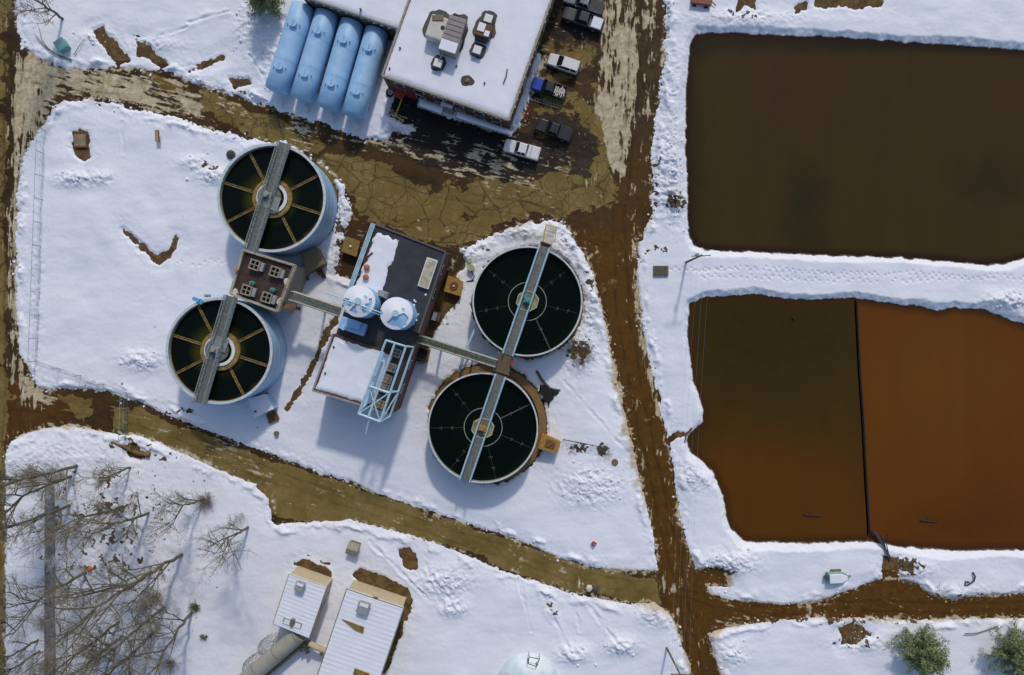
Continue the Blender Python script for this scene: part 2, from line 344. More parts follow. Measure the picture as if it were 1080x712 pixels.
    dirt = (dirt * .7 + .5 * np.exp(-np.maximum(sn, 0) / 14) * np.clip(fbm(X / 12, Y / 12, 96, 4, .6) * 3 - 1.2, 0, 1)) * (.22 + mud) + mud * .25 * rough
    return z, d, ep, dirt, sf, rough
def attr(me, name, vals):
    a = me.attributes.new(name, 'FLOAT', 'POINT'); a.data.foreach_set('value', vals.astype(np.float32).ravel())
def grid_mesh(name, xs, ys, Z, keep, attrs, m):
    nx, ny = len(xs), len(ys); X, Y = np.meshgrid(xs, ys)
    idx = np.full(nx * ny, -1, np.int64); q = keep
    j, i = np.nonzero(q); a = j * nx + i
    F = np.stack([a, a + nx, a + nx + 1, a + 1], 1)
    used = np.unique(F); idx[used] = np.arange(len(used)); F = idx[F]
    V = np.stack([((X.ravel() - 540) * S)[used], ((356 - Y.ravel()) * S)[used], Z.ravel()[used]], 1).astype(np.float32)
    me = bpy.data.meshes.new(name); me.vertices.add(len(V)); me.vertices.foreach_set('co', V.ravel())
    me.loops.add(F.size); me.loops.foreach_set('vertex_index', F.astype(np.int32).ravel())
    me.polygons.add(len(F)); me.polygons.foreach_set('loop_start', np.arange(0, F.size, 4, dtype=np.int32)); me.polygons.foreach_set('loop_total', np.full(len(F), 4, np.int32))
    me.polygons.foreach_set('use_smooth', np.ones(len(F), bool)); me.update(calc_edges=True)
    for k, v in attrs.items(): attr(me, k, v.ravel()[used])
    me.materials.append(m); o = bpy.data.objects.new(name, me); COL.objects.link(o); o['kind'] = 'structure'; return o
far = [300, 420, 600, 900, 1500, 3000, 6000]
xs = np.array([-60 - f for f in far[::-1]] + [-260, -180, -120, -90] + list(np.arange(-60, 1140, 1.0)) + [1140, 1170, 1220, 1300] + [1140 + f for f in far], float); xs = np.unique(xs)
ys = np.array([-50 - f for f in far[::-1]] + [-250, -170, -110, -80] + list(np.arange(-50, 762, 1.0)) + [762, 790, 850, 930] + [762 + f for f in far], float); ys = np.unique(ys)
GXf, GYf = np.meshgrid(xs, ys)
Z, D, EP, DIRT, SOILF, ROUGH = ground_fields(GXf, GYf)
def facemin(A): return np.minimum.reduce([A[:-1, :-1], A[1:, :-1], A[:-1, 1:], A[1:, 1:]])
def facemax(A): return np.maximum.reduce([A[:-1, :-1], A[1:, :-1], A[:-1, 1:], A[1:, 1:]])

# ---- node helpers for the ground materials
def nt_new(name):
    m = bpy.data.materials.new(name); m.use_nodes = True; return m, m.node_tree.nodes, m.node_tree.links
def nmath(N, L, op, a, b=None, clamp=False):
    n = N.new('ShaderNodeMath'); n.operation = op; n.use_clamp = clamp
    for i, v in enumerate((a, b)):
        if v is None: continue
        if isinstance(v, (int, float)): n.inputs[i].default_value = v
        else: L.new(v, n.inputs[i])
    return n.outputs[0]
def nmix(N, L, f, a, b):
    n = N.new('ShaderNodeMix'); n.data_type = 'RGBA'
    if isinstance(f, (int, float)): n.inputs[0].default_value = f
    else: L.new(f, n.inputs[0])
    for i, v in ((6, a), (7, b)):
        if isinstance(v, tuple): n.inputs[i].default_value = (*v, 1)
        else: L.new(v, n.inputs[i])
    return n.outputs[2]
def nnoise(N, L, vec, scale, detail=5, rough=.6, dist=0):
    n = N.new('ShaderNodeTexNoise'); n.inputs['Scale'].default_value = scale; n.inputs['Detail'].default_value = detail; n.inputs['Roughness'].default_value = rough; n.inputs['Distortion'].default_value = dist
    L.new(vec, n.inputs['Vector']); return n.outputs['Fac']
def nattr(N, name):
    n = N.new('ShaderNodeAttribute'); n.attribute_name = name; return n.outputs['Fac']
def nrange(N, L, v, a, b, c=0, d=1):
    n = N.new('ShaderNodeMapRange'); L.new(v, n.inputs[0]); n.interpolation_type = 'SMOOTHSTEP'
    for i, q in enumerate((a, b, c, d)): n.inputs[i + 1].default_value = q
    return n.outputs[0]

def snow_material():
    m, N, L = nt_new('ground_snow'); b = N['Principled BSDF']; g = N.new('ShaderNodeNewGeometry'); pos = g.outputs['Position']
    n1 = nnoise(N, L, pos, .09, 4); n2 = nnoise(N, L, pos, 1.6, 6, .7); n3 = nnoise(N, L, pos, 5, 4, .7)
    c = nmix(N, L, nrange(N, L, n1, .3, .7), (.765, .785, .85), (.82, .84, .90))
    dirt = nattr(N, 'dirt'); f = nmath(N, L, 'ADD', dirt, nmath(N, L, 'MULTIPLY', nmath(N, L, 'SUBTRACT', n2, .5), 1.1))
    f = nrange(N, L, f, .22, 1.0)
    c = nmix(N, L, nmath(N, L, 'MULTIPLY', f, .8), c, (.46, .35, .19))
    s = nattr(N, 'soil'); s2 = nrange(N, L, nmath(N, L, 'ADD', s, nmath(N, L, 'MULTIPLY', nmath(N, L, 'SUBTRACT', n3, .5), .9)), .45, .6)
    c = nmix(N, L, s2, c, (.10, .07, .04))
    # frozen soil where the bank falls below snow level
    sep = N.new('ShaderNodeSeparateXYZ'); L.new(pos, sep.inputs[0])
    zz = nmath(N, L, 'ADD', sep.outputs[2], nmath(N, L, 'MULTIPLY', nmath(N, L, 'SUBTRACT', n2, .5), .3))
    c = nmix(N, L, nrange(N, L, zz, -.42, -.27, 1, 0), c, (.06, .035, .017))
    L.new(c, b.inputs['Base Color']); b.inputs['Roughness'].default_value = .7; b.inputs['Specular IOR Level'].default_value = .25
    bp = N.new('ShaderNodeBump'); bp.inputs['Strength'].default_value = .45; bp.inputs['Distance'].default_value = .12
    r_ = nattr(N, 'rough'); hgt = nmath(N, L, 'MULTIPLY', nmath(N, L, 'ADD', n2, nmath(N, L, 'MULTIPLY', n3, .6)), nmath(N, L, 'ADD', r_, .35))
    L.new(hgt, bp.inputs['Height']); L.new(bp.outputs[0], b.inputs['Normal']); return m
keep = (facemax(Z) > -.30) & (facemax(D) > -5) & (facemin(EP) > -6) | ((facemax(D) > -5) & (facemin(EP) < 14) & (facemin(EP) > -6))
snow_o = grid_mesh('snow_ground', xs, ys, Z, keep, {'dirt': DIRT, 'soil': SOILF, 'rough': ROUGH}, snow_material())

# ---- road and soil sheet
def wmap(X, Y, items):
    t = np.zeros_like(X)
    for poly, w, soft in items:
        s_ = up(sdf(poly), X, Y); t = np.maximum(t, w * sstep(-soft, soft, s_))
    return t
def road_fields(X, Y):
    olive = wmap(X, Y, [([(300, 146), (400, 172), (450, 196), (500, 200), (560, 190), (640, 150), (648, 212), (600, 228), (560, 228), (480, 262), (396, 236), (372, 200)], .98, 13),
                        ([(575, 25), (625, 30), (645, 130), (610, 190), (560, 190), (565, 120)], .62, 10),
                        ([(60, 414), (100, 418), (100, 440), (60, 440)], .8, 8),
                        ([(120, 428), (180, 448), (300, 490), (480, 550), (620, 598), (690, 612), (697, 636), (600, 624), (480, 578), (290, 545), (150, 462), (120, 450)], 1.35, 8),
                        ([(150, 76), (210, 90), (300, 130), (350, 152), (340, 168), (250, 142), (200, 108)], .75, 8),
                        ([(-130, -130), (10, -130), (12, 40), (6, 200), (10, 700), (-130, 900)], .8, 6)])
    rust = wmap(X, Y, [([(600, 238), (680, 240), (674, 300), (702, 450), (738, 600), (1300, 600), (1300, 655), (750, 668), (765, 900), (735, 900), (700, 640), (690, 600), (630, 300)], 1.0, 14),
                       ([(-130, 380), (30, 400), (110, 420), (20, 470), (8, 900), (-130, 900)], .7, 14), ([(664, 150), (690, 150), (680, 250), (640, 240)], .6, 14)])
    sl = wmap(X, Y, [([(18, 45), (48, 66), (120, 76), (180, 84), (212, 100), (215, 126), (160, 114), (95, 100), (60, 104), (45, 130), (22, 200), (18, 300), (14, 420), (10, 300), (12, 150), (14, 60)], .9, 7),
                     ([(38, 405), (20, 380), (14, 400), (18, 430), (40, 436), (60, 420)], .7, 6),
                     ([(640, -130), (674, -130), (673, 60), (668, 130), (655, 190), (640, 165), (628, 100), (632, 60)], .92, 6),
                     ([(682, -130), (694, -130), (692, 60), (684, 130), (678, 120)], .66, 4),
                     ([(400, 138), (470, 140), (560, 165), (565, 200), (500, 190), (440, 175), (380, 156)], .40, 10),
                     ([(230, 100), (300, 124), (390, 152), (420, 160), (400, 168), (300, 146), (230, 112)], .36, 5),
                     ([(668, 240), (674, 300), (690, 400), (705, 470), (698, 470), (680, 400), (664, 300)], .60, 3),
                     ([(690, 625), (715, 640), (730, 600), (700, 600)], .35, 8), ([(740, 618), (775, 630), (770, 640), (745, 628)], .6, 5),
                     ([(170, 440), (230, 462), (280, 490), (270, 500), (210, 480), (165, 455)], .28, 5)])
    # streaks along the traffic
    vert = (((X > 600) & (X < 745)) | (X < 45)).astype(float)
    ax, ay = 1 / 26, .30 / 26
    t1 = fbm((X + Y * .2) / 20, (Y - X * .24) / 2.4, 55, 4, .7) * .6 + fbm((X + Y * .2) / 9, (Y - X * .24) / 1.1, 56, 2, .6) * .4; t2 = fbm((X + Y * .06) / 2.6, Y / 24, 57, 4, .7) * .6 + fbm((X + Y * .06) / 1.2, Y / 11, 58, 2, .6) * .4
    st = np.where(vert > 0, t2, t1)
    slush = sl + (st - .5) * 2.6 + (fbm(X / 14, Y / 14, 59, 4, .6) - .5) * 1.5 - .52
    sn = up(SNOW, X, Y); crust = np.exp(-np.abs(sn + 1) / 3.6) * .6 + (fbm(X / 3.5, Y / 3.5, 62, 3, .6) - .5) * 1.5 + (fbm(X / 22, Y / 22, 63, 2) - .5) * .9 - .56
    oliv = olive + (fbm(X / 30, Y / 20, 71, 5, .65) - .5) * 1.9 + (fbm(X / 7, Y / 5, 72, 3, .6) - .5) * .5 - .50 - np.exp(-np.abs(sn) / 3) * .22
    rut = np.zeros_like(X)
    for pts, gauge, w in (([(672, -50), (668, 100), (652, 230), (657, 330), (674, 430), (699, 540), (716, 610), (737, 720)], 6, .9), ([(716, 625), (800, 646), (900, 638), (990, 642), (1090, 639)], 5, .7), ([(20, 428), (100, 432), (170, 450), (280, 500), (400, 540), (520, 578), (620, 612), (700, 622)], 6, .45), ([(20, 80), (90, 90), (160, 96), (230, 120), (330, 156), (450, 200), (560, 222), (650, 260)], 6, .6), ([(9, -50), (9, 300), (4, 720)], 4, .8), ([(30, 60), (20, 120), (12, 220)], 4, .6), ([(640, 250), (620, 190), (600, 120)], 6, .5)):
        dd = -pl2(pts, X, Y)
        rut = np.maximum(rut, w * np.exp(-((dd - gauge + (fbm(X / 30, Y / 30, 88, 2) - .5) * 5) / 1.3) ** 2))
    dk = wmap(X, Y, [([(408, 96), (545, 140), (592, 146), (596, 178), (540, 192), (450, 176), (402, 150)], 1.0, 9), ([(560, 0), (640, 0), (636, 44), (585, 44), (572, 30)], .75, 8), ([(560, 118), (612, 122), (636, 150), (620, 190), (590, 175)], .75, 9)]); dk = dk + (fbm(X / 12, Y / 7, 101, 4, .6) - .5) * 1.3 - .45  # near-black ground south of the office and round the parked trucks
    rut = rut * np.clip(fbm(X / 10, Y / 10, 93, 3) * 2.6 - .6, 0, 1)
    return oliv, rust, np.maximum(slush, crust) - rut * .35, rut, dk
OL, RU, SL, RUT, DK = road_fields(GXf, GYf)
def road_material(name, soil=False):
    m, N, L = nt_new(name); b = N['Principled BSDF']; g = N.new('ShaderNodeNewGeometry'); pos = g.outputs['Position']
    n1 = nnoise(N, L, pos, .25, 5, .65); n2 = nnoise(N, L, pos, 2.2, 6, .7); n3 = nnoise(N, L, pos, .9, 6, .7, 1.0)
    n2c = nmath(N, L, 'SUBTRACT', n2, .5); n3c = nmath(N, L, 'SUBTRACT', n3, .5)
    mud = nmix(N, L, nrange(N, L, n1, .3, .7), (.034, .019, .007), (.075, .042, .015))
    if soil:
        mud = nmix(N, L, nrange(N, L, n3, .35, .65), (.06, .032, .010), (.17, .10, .028)); c = mud
        b.inputs['Roughness'].default_value = .9
    else:
        ru = nattr(N, 'rust'); rc = nmix(N, L, nrange(N, L, n3, .3, .7), (.075, .032, .004), (.125, .056, .008)); c = nmix(N, L, nmath(N, L, 'MULTIPLY', ru, .95), mud, rc)
        ol = nrange(N, L, nmath(N, L, 'ADD', nattr(N, 'olive'), nmath(N, L, 'MULTIPLY', n3c, .5)), -.05, .05)
        oc = nmix(N, L, nrange(N, L, n1, .3, .7), (.15, .105, .026), (.265, .19, .065)); oc = nmix(N, L, nrange(N, L, n2, .35, .8, 0, .35), oc, (.08, .052, .015))
        # cracks
        wv = N.new('ShaderNodeVectorMath'); wv.operation = 'ADD'; L.new(pos, wv.inputs[0])
        nv = N.new('ShaderNodeTexNoise'); nv.inputs['Scale'].default_value = .6; L.new(pos, nv.inputs['Vector']); sc = N.new('ShaderNodeVectorMath'); sc.operation = 'SCALE'; sc.inputs[3].default_value = 1.0; L.new(nv.outputs['Color'], sc.inputs[0]); L.new(sc.outputs[0], wv.inputs[1])
        vr = N.new('ShaderNodeTexVoronoi'); vr.feature = 'DISTANCE_TO_EDGE'; vr.inputs['Scale'].default_value = .24; L.new(wv.outputs[0], vr.inputs['Vector'])
        vr2 = N.new('ShaderNodeTexVoronoi'); vr2.feature = 'DISTANCE_TO_EDGE'; vr2.inputs['Scale'].default_value = .6; L.new(wv.outputs[0], vr2.inputs['Vector'])
        ck = nrange(N, L, nmath(N, L, 'ADD', vr.outputs['Distance'], nmath(N, L, 'MULTIPLY', n3c, .12)), .0, .035, 1, 0)
        ck2 = nmath(N, L, 'MULTIPLY', nrange(N, L, vr2.outputs['Distance'], .0, .06, 1, 0), nrange(N, L, n1, .42, .58))
        ck = nmath(N, L, 'MAXIMUM', ck, ck2); sp_ = N.new('ShaderNodeSeparateXYZ'); L.new(pos, sp_.inputs[0]); ck = nmath(N, L, 'MULTIPLY', ck, nrange(N, L, nmath(N, L, 'ADD', sp_.outputs[1], nmath(N, L, 'MULTIPLY', n1, 12)), 4, 18, .18, 1))
        oc = nmix(N, L, nmath(N, L, 'MULTIPLY', ck, .7), oc, (.035, .024, .012))
        c = nmix(N, L, ol, c, oc)
        c = nmix(N, L, nrange(N, L, nmath(N, L, 'ADD', nattr(N, 'dark_ground'), nmath(N, L, 'MULTIPLY', n2c, .4)), -.05, .1, 0, .88), c, (.022, .018, .015))
        sl = nrange(N, L, nmath(N, L, 'ADD', nattr(N, 'slush'), nmath(N, L, 'MULTIPLY', n2c, .8)), -.06, .30)
        slc = nmix(N, L, nrange(N, L, n3, .3, .7), (.34, .26, .14), (.64, .56, .40)); c = nmix(N, L, sl, c, slc)
        rr = nmath(N, L, 'ADD', nrange(N, L, n3, .3, .6, .38, .8), nmath(N, L, 'MULTIPLY', sl, .3), True); L.new(rr, b.inputs['Roughness'])
        b.inputs['Specular IOR Level'].default_value = .15
    L.new(c, b.inputs['Base Color'])
    if not soil:
        c = nmix(N, L, nmath(N, L, 'MULTIPLY', nattr(N, 'rut'), .62), c, (.030, .017, .006)); L.new(c, b.inputs['Base Color'])
    bp = N.new('ShaderNodeBump'); bp.inputs['Strength'].default_value = .4; bp.inputs['Distance'].default_value = .08
    L.new(n2, bp.inputs['Height']); L.new(bp.outputs[0], b.inputs['Normal']); return m
Zr = (fbm(GXf / 6, GYf / 6, 15, 3) - .5) * .06 - RUT * .05 - np.clip(up(POND, GXf, GYf) + 6, 0, 20) * 0
DB = np.minimum(up(SNOW, GXf, GYf), 999); base_keep = (facemin(D) < 5) & (facemin(EP) > 3)
isroad = facemin(DB) < 8
grid_mesh('road', xs, ys, Zr, base_keep & isroad, {'olive': OL, 'rust': RU, 'slush': SL, 'rut': RUT, 'dark_ground': DK}, road_material('muddy_road'))
grid_mesh('bare_soil', xs, ys, Zr - .0, base_keep & ~isroad, {'olive': OL}, road_material('soil', True))

# ---- ponds: sheets that know how near the shore is and where sediment colours them
def water_material(name, base, alt, deep, shore):
    m, N, L = nt_new(name); b = N['Principled BSDF']; g = N.new('ShaderNodeNewGeometry'); pos = g.outputs['Position']
    n1 = nnoise(N, L, pos, .05, 4, .55, .8); n2 = nnoise(N, L, pos, .11, 4, .6, 1.5); n3 = nnoise(N, L, pos, .9, 7, .7)
    mp = N.new('ShaderNodeMapping'); mp.inputs['Scale'].default_value = (.35, .05, 1); L.new(pos, mp.inputs[0]); n5 = nnoise(N, L, mp.outputs[0], 1, 5, .6)
    c = nmix(N, L, nrange(N, L, nmath(N, L, 'ADD', nattr(N, 'tint'), nmath(N, L, 'MULTIPLY', nmath(N, L, 'SUBTRACT', n1, .5), .9)), .1, .9), base, alt)
    c = nmix(N, L, nrange(N, L, nmath(N, L, 'ADD', nattr(N, 'deep'), nmath(N, L, 'MULTIPLY', nmath(N, L, 'SUBTRACT', n2, .5), .7)), .15, .9, 0, .9), c, deep)
    c = nmix(N, L, nrange(N, L, n5, .35, .75, 0, .22), c, deep); c = nmix(N, L, nrange(N, L, n3, .45, .8, 0, .22), c, alt)
    sh = nmath(N, L, 'ADD', nattr(N, 'shore'), nmath(N, L, 'MULTIPLY', nmath(N, L, 'SUBTRACT', n2, .5), 5)); c = nmix(N, L, nrange(N, L, sh, 0, 9, .85, 0), c, shore)
    L.new(c, b.inputs['Base Color']); b.inputs['Roughness'].default_value = .14; b.inputs['Specular IOR Level'].default_value = .18
    bp = N.new('ShaderNodeBump'); bp.inputs['Strength'].default_value = .25; bp.inputs['Distance'].default_value = .05; n4 = nnoise(N, L, pos, 1.8, 4); L.new(n4, bp.inputs['Height']); L.new(bp.outputs[0], b.inputs['Normal']); return m
W1 = water_material('olive_pond', (.050, .032, .007), (.060, .027, .008), (.020, .018, .006), (.024, .010, .005))
W2 = water_material('brown_pond', (.050, .030, .004), (.105, .038, .003), (.036, .024, .004), (.055, .022, .004))
W3 = water_material('rust_pond', (.130, .043, .004), (.140, .052, .005), (.098, .030, .003), (.06, .02, .004))
def water(name, X0, X1, Y0, Y1, m, F, tints, deeps, cut=None):
    xs_ = np.arange(X0, X1 + 1, 3.0); ys_ = np.arange(Y0, Y1 + 1, 3.0); X, Y = np.meshgrid(xs_, ys_)
    if cut is not None:   # warp the columns so the sheet ends on the baffle line
        line = np.interp(Y, [p[1] for p in BAF], [p[0] for p in BAF]) + (.35 if cut > 0 else -.35); u = (X - X0) / (X1 - X0); X = line + u * (X1 - line) if cut > 0 else X0 + u * (line - X0)
    g = lambda L_: sum((w * np.exp(-(((X - a) / rx) ** 2 + ((Y - b) / ry) ** 2)) for a, b, rx, ry, w in L_), np.zeros_like(X))
    V = np.stack([(X - 540) * S, (356 - Y) * S, np.full_like(X, -.5)], -1).reshape(-1, 3); nx = len(xs_); j, i = np.mgrid[0:len(ys_) - 1, 0:nx - 1]; a = (j * nx + i).ravel(); Fc = np.stack([a, a + nx, a + nx + 1, a + 1], 1)
    me = bpy.data.meshes.new(name); me.from_pydata(V.tolist(), [], Fc.tolist()); me.update(); attr(me, 'shore', up(F, X, Y)); attr(me, 'tint', g(tints)); attr(me, 'deep', g(deeps)); me.materials.append(m)
    o = bpy.data.objects.new(name, me); COL.objects.link(o); o['kind'] = 'structure'
BAF = [(903.5, 300), (904, 317), (905.3, 345), (907.5, 390), (911, 440), (914, 500), (917.5, 560), (918.5, 590)]
water('pond_water', 715, 1290, 26, 290, W1, PP1, [(845, 85, 70, 60, .9), (1060, 110, 60, 70, .4)], [(850, 220, 40, 70, .6), (1050, 190, 60, 40, .5), (735, 150, 14, 150, .6), (900, 45, 300, 12, .8)])
water('pond_water', 715, 911, 303, 590, W2, PP2, [(860, 580, 110, 90, 1.0), (760, 540, 60, 60, .7), (800, 480, 140, 60, .3)], [(800, 350, 110, 70, .9)], cut=-1)
water('pond_water', 911, 1290, 303, 594, W3, PP2, [(1000, 400, 120, 90, .6)], [(1020, 560, 120, 40, .7), (1060, 500, 60, 60, .4)], cut=1)

# ================================================================== THE STRUCTURES
UA = R(-18.5)          # the plant's grid is turned: its short side runs along (cos UA, sin UA), its long side 90 degrees on
def quadpx(pts, z): return [P(x, y, z)[:2] for x, y in pts]
def lerp2(a, b, t): return (a[0] + (b[0] - a[0]) * t, a[1] + (b[1] - a[1]) * t)

def tank_water_material(name, deep, edge):
    m, N, L = nt_new(name); b = N['Principled BSDF']; tc = N.new('ShaderNodeTexCoord'); ob = tc.outputs['Object']
    ln = N.new('ShaderNodeVectorMath'); ln.operation = 'LENGTH'; mp = N.new('ShaderNodeMapping'); mp.inputs['Scale'].default_value = (1, 1, 0); mp.inputs['Location'].default_value = (.5, -.15, 0); L.new(ob, mp.inputs[0]); L.new(mp.outputs[0], ln.inputs[0])
    n1 = nnoise(N, L, ob, .35, 4, .6); r = nmath(N, L, 'ADD', ln.outputs['Value'], nmath(N, L, 'MULTIPLY', nmath(N, L, 'SUBTRACT', n1, .5), 1.5))
    f = nmath(N, L, 'MAXIMUM', nrange(N, L, r, 6.9, 8.3), nmath(N, L, 'MULTIPLY', nrange(N, L, r, 4.4, 2.0), .5))
    L.new(nmix(N, L, f, deep, edge), b.inputs['Base Color']); b.inputs['Roughness'].default_value = .25; b.inputs['Specular IOR Level'].default_value = .12
    return m
WT1 = tank_water_material('green_tank_water', (.003, .006, .004), (.10, .095, .008))
WT2 = tank_water_material('dark_tank_water', (.0012, .0048, .0022), (.003, .011, .004))

def round_tank(cx, cy, Rpx, h, wallm, name, label, spokes, blue, group, ring_out=2.75):
    c = P(cx, cy, h); Rw = Rpx * S * (H - h) / H; t = Thing(name, label, 'settling tank', (c.x, c.y, 0), 0, group)
    L = lambda: MB()
    t.part('wall', L().lathe((0, 0), [(Rw, -.3), (Rw, h - .12), (Rw - (.22 if blue else .14), h - .12), (Rw - (.22 if blue else .14), -.2)], 128), wallm, world=False, smooth=False)
    t.part('rim', L().lathe((0, 0), [(Rw + (.10 if blue else .05), h - .14), (Rw + (.10 if blue else .05), h), (Rw - (.26 if blue else .16), h), (Rw - (.26 if blue else .16), h - .14)], 128), M_rim, world=False)
    if blue:
        mb = L()
        for z in (1.6, 3.4, 5.2): mb.lathe((0, 0), [(Rw - .01, z), (Rw + .035, z), (Rw + .035, z + .06), (Rw - .01, z + .06)], 96)
        t.part('stiffener', mb, wallm, world=False)
    wz = h - (.75 if blue else .9)
    t.part('water', L().disc((0, 0), Rw - .12, wz, 96), WT1 if blue else WT2, world=False)
    # inner launder along the wall: a narrow stained trough
    if blue: t.part('launder', L().lathe((0, 0), [(Rw - .23, wz - .4), (Rw - .23, wz + .16), (Rw - .33, wz + .16), (Rw - .33, wz - .4)], 96), M_weir, world=False)
    ri = ring_out
    if blue:
        t.part('centre_ring', L().lathe((0, 0), [(ri, wz - .5), (ri, wz + .45), (ri - .55, wz + .45), (ri - .55, wz - .5)], 48), M_weir, world=False)
        t.part('centre_well', L().lathe((0, 0), [(ri - .62, wz - .5), (ri - .62, wz + .62), (ri - 1.05, wz + .62), (ri - 1.05, wz - .5)], 48), M_white, world=False)
        t.part('drive_platform', L().cyl((-.28, .1), 1.62, wz + .55, h + .12, 28), M_grate, world=False)
    else:
        t.part('centre_ring', L().lathe((0, 0), [(ri, wz - .3), (ri, wz + .12), (ri - .09, wz + .12), (ri - .09, wz - .3)], 48), M_grey, world=False)
        hexa = [(1.62 * math.cos(a), 1.45 * math.sin(a)) for a in [R(q) for q in (12, 52, 100, 140, 192, 232, 280, 320)]]
        t.part('drive_platform', L().prism(hexa, wz + .2, h - .05), mat('sludgy_deck', (.30, .27, .13), .7, .5, 1.2), world=False)
        mb = L()
        for a, b in zip(hexa, hexa[1:] + hexa[:1]): mb.beam((*a, h + .35), (*b, h + .35), .07); mb.beam((*a, h - .05), (*a, h + .35), .05)
        t.part('platform_railing', mb, mat('cream_paint', (.6, .57, .4), .6, .2, 2), world=False)
    for i, a in enumerate(spokes):
        a = R(a); d = Vector((math.cos(a), math.sin(a), 0)); n = Vector((-d.y, d.x, 0)); mb = L()
        thick = (not blue) and i == spokes_thick
        if blue:
            for sgn in (-1, 1): mb.beam(d * (ri - .02) + n * .15 * sgn + Vector((0, 0, wz + .12)), d * (Rw - .3) + n * .15 * sgn + Vector((0, 0, wz + .12)), .075)
            k = 10
            for j in range(k): p = d * (ri + (Rw - .3 - ri) * (j + .5) / k) + Vector((0, 0, wz + .12)); mb.beam(p - n * .15, p + n * .15, .06)
            mb.add([tuple(d * ri + n * .12 + Vector((0, 0, wz + .03))), tuple(d * ri - n * .12 + Vector((0, 0, wz + .03))), tuple(d * (Rw - .3) - n * .12 + Vector((0, 0, wz + .03))), tuple(d * (Rw - .3) + n * .12 + Vector((0, 0, wz + .03)))], [(0, 1, 2, 3)])
            t.part('launder_arm', mb, M_weir, world=False)
        else:
            r0, r1 = ri, Rw - .2; mb.beam(d * r0 + Vector((0, 0, wz + .04)), d * r1 + Vector((0, 0, wz + .04)), .12 if thick else .02)
            for j in (.33, .66): p = d * (r0 + (r1 - r0) * j) + Vector((0, 0, wz + .06)); mb.beam(p - n * .28, p + n * .28, .06); mb.beam(p + d * .2 - n * .1, p + d * .2 + n * .22, .05)
            t.part('scum_arm', mb, M_scum, world=False)
    return t, c, Rw, wz
spokes_thick = -1
T1, c1, R1, wz1 = round_tank(286.2, 208.5, 56.8, 6.5, M_blue, 'settling_tank', 'light blue steel round tank beside the four blue cylinders, northern of the blue-walled pair', (27, 117, 162, 207, 297, 342), True, 'open round settling tanks')
T2, c2, R2, wz2 = round_tank(231, 370, 55.7, 6.5, M_blue, 'settling_tank', 'light blue steel round tank nearest the wood, with a small snowy lean-to at its foot', (27, 117, 162, 207, 297, 342), True, 'open round settling tanks')
spokes_thick = 5
T3, c3, R3, wz3 = round_tank(556.3, 317.7, 57.8, 4.6, M_concrete, 'settling_tank', 'round tank of near-black water with snow banked round it beside the crossroads lane', (38, 141, 192, 243, 347, 295.6), False, 'open round settling tanks')
T4, c4, R4, wz4 = round_tank(509.3, 451.4, 58.0, 4.6, M_concrete, 'settling_tank', 'round tank of black water set in a brown footing ring, ochre box beside it', (129, 181, 232, 284, -23.5, 26), False, 'open round settling tanks')
fb = P(514, 447, 0); T4.part('footing', MB().lathe((fb.x, fb.y), [(8.65, -.2), (8.65, .55), (7.6, .55), (7.6, -.2)], 96), M_tanwood)
fb = P(557, 319, 0); T3.part('footing', MB().lathe((fb.x, fb.y), [(8.1, -.2), (8.1, .5), (7.6, .5), (7.6, -.2)], 96), M_khaki)

def bridge(t, a, b, h, w, railm, deckm, name='bridge', group=None, under=None, posts=1.5, rh=1.0):
    """walkway deck with two lattice side rails between two plan points (world)"""
    a = Vector((a[0], a[1], h)); b = Vector((b[0], b[1], h)); d = (b - a).normalized(); n = Vector((-d.y, d.x, 0))
    mb = MB(); mb.prism([(a + n * w / 2)[:2], (b + n * w / 2)[:2], (b - n * w / 2)[:2], (a - n * w / 2)[:2]], h - .14, h)
    dk = t.part(name, mb, deckm, under=under)
    for s_ in (-1, 1):
        q = MB(); A = a + n * (w / 2 + .02) * s_; B = b + n * (w / 2 + .02) * s_; ln = (B - A).length; k = max(2, int(ln / posts))
        up1 = Vector((0, 0, rh)); lo = Vector((0, 0, -.25))
        for z, r_ in ((rh, .085), (rh * .5, .06), (-.05, .22)): q.beam(A + Vector((0, 0, z)), B + Vector((0, 0, z)), r_)
        for i in range(k + 1):
            p = A.lerp(B, i / k); q.beam(p + lo, p + up1, .075)
            if i < k: p2 = A.lerp(B, (i + 1) / k); q.beam(p + (lo if i % 2 else up1), p2 + (up1 if i % 2 else lo), .05)
        t.part('railing', q, railm, under=dk)
    return dk
def xy(px, py, z): return P(px, py, z)[:2]
def bridge_on(t, pa, pb, h, w, rm, dm, bars=True):
    a, b = xy(*pa, h), xy(*pb, h); dk = bridge(t, a, b, h, w, rm, dm)
    A, B = Vector((*a, h)), Vector((*b, h)); d = (B - A).normalized(); n = Vector((-d.y, d.x, 0)); q = MB(); L_ = (B - A).length; k = int(L_ / 1.3)
    if bars:
        pts = [A + Vector((0, 0, .02))]
        for i in range(1, k): p = A + d * (L_ * i / k) + Vector((0, 0, .02)); pts += [p + n * (w / 2 - .1) * (1 if i % 2 else -1) - d * .3, p - n * (w / 2 - .1) * (1 if i % 2 else -1) + d * .1]
        q.tube(pts, .03, 4); t.part('cable_run', q, M_galv, under=dk)
    return dk
M_greenrail = mat('green_grey_rail', (.30, .34, .30), .55, .2, 2)
bridge_on(T1, (300.5, 151), (265, 263.5), 6.75, 1.35, M_greenrail, M_grate)
bridge_on(T2, (244.6, 313), (211, 425.5), 6.75, 1.35, M_greenrail, M_grate)
bridge_on(T3, (574.5, 260), (535.5, 374), 4.9, 1.35, M_paleblue, M_grate)
bridge_on(T4, (528, 396), (490.5, 506), 4.9, 1.35, M_paleblue, M_grate)
def local_px(t, px, py, h): return P(px, py, h)
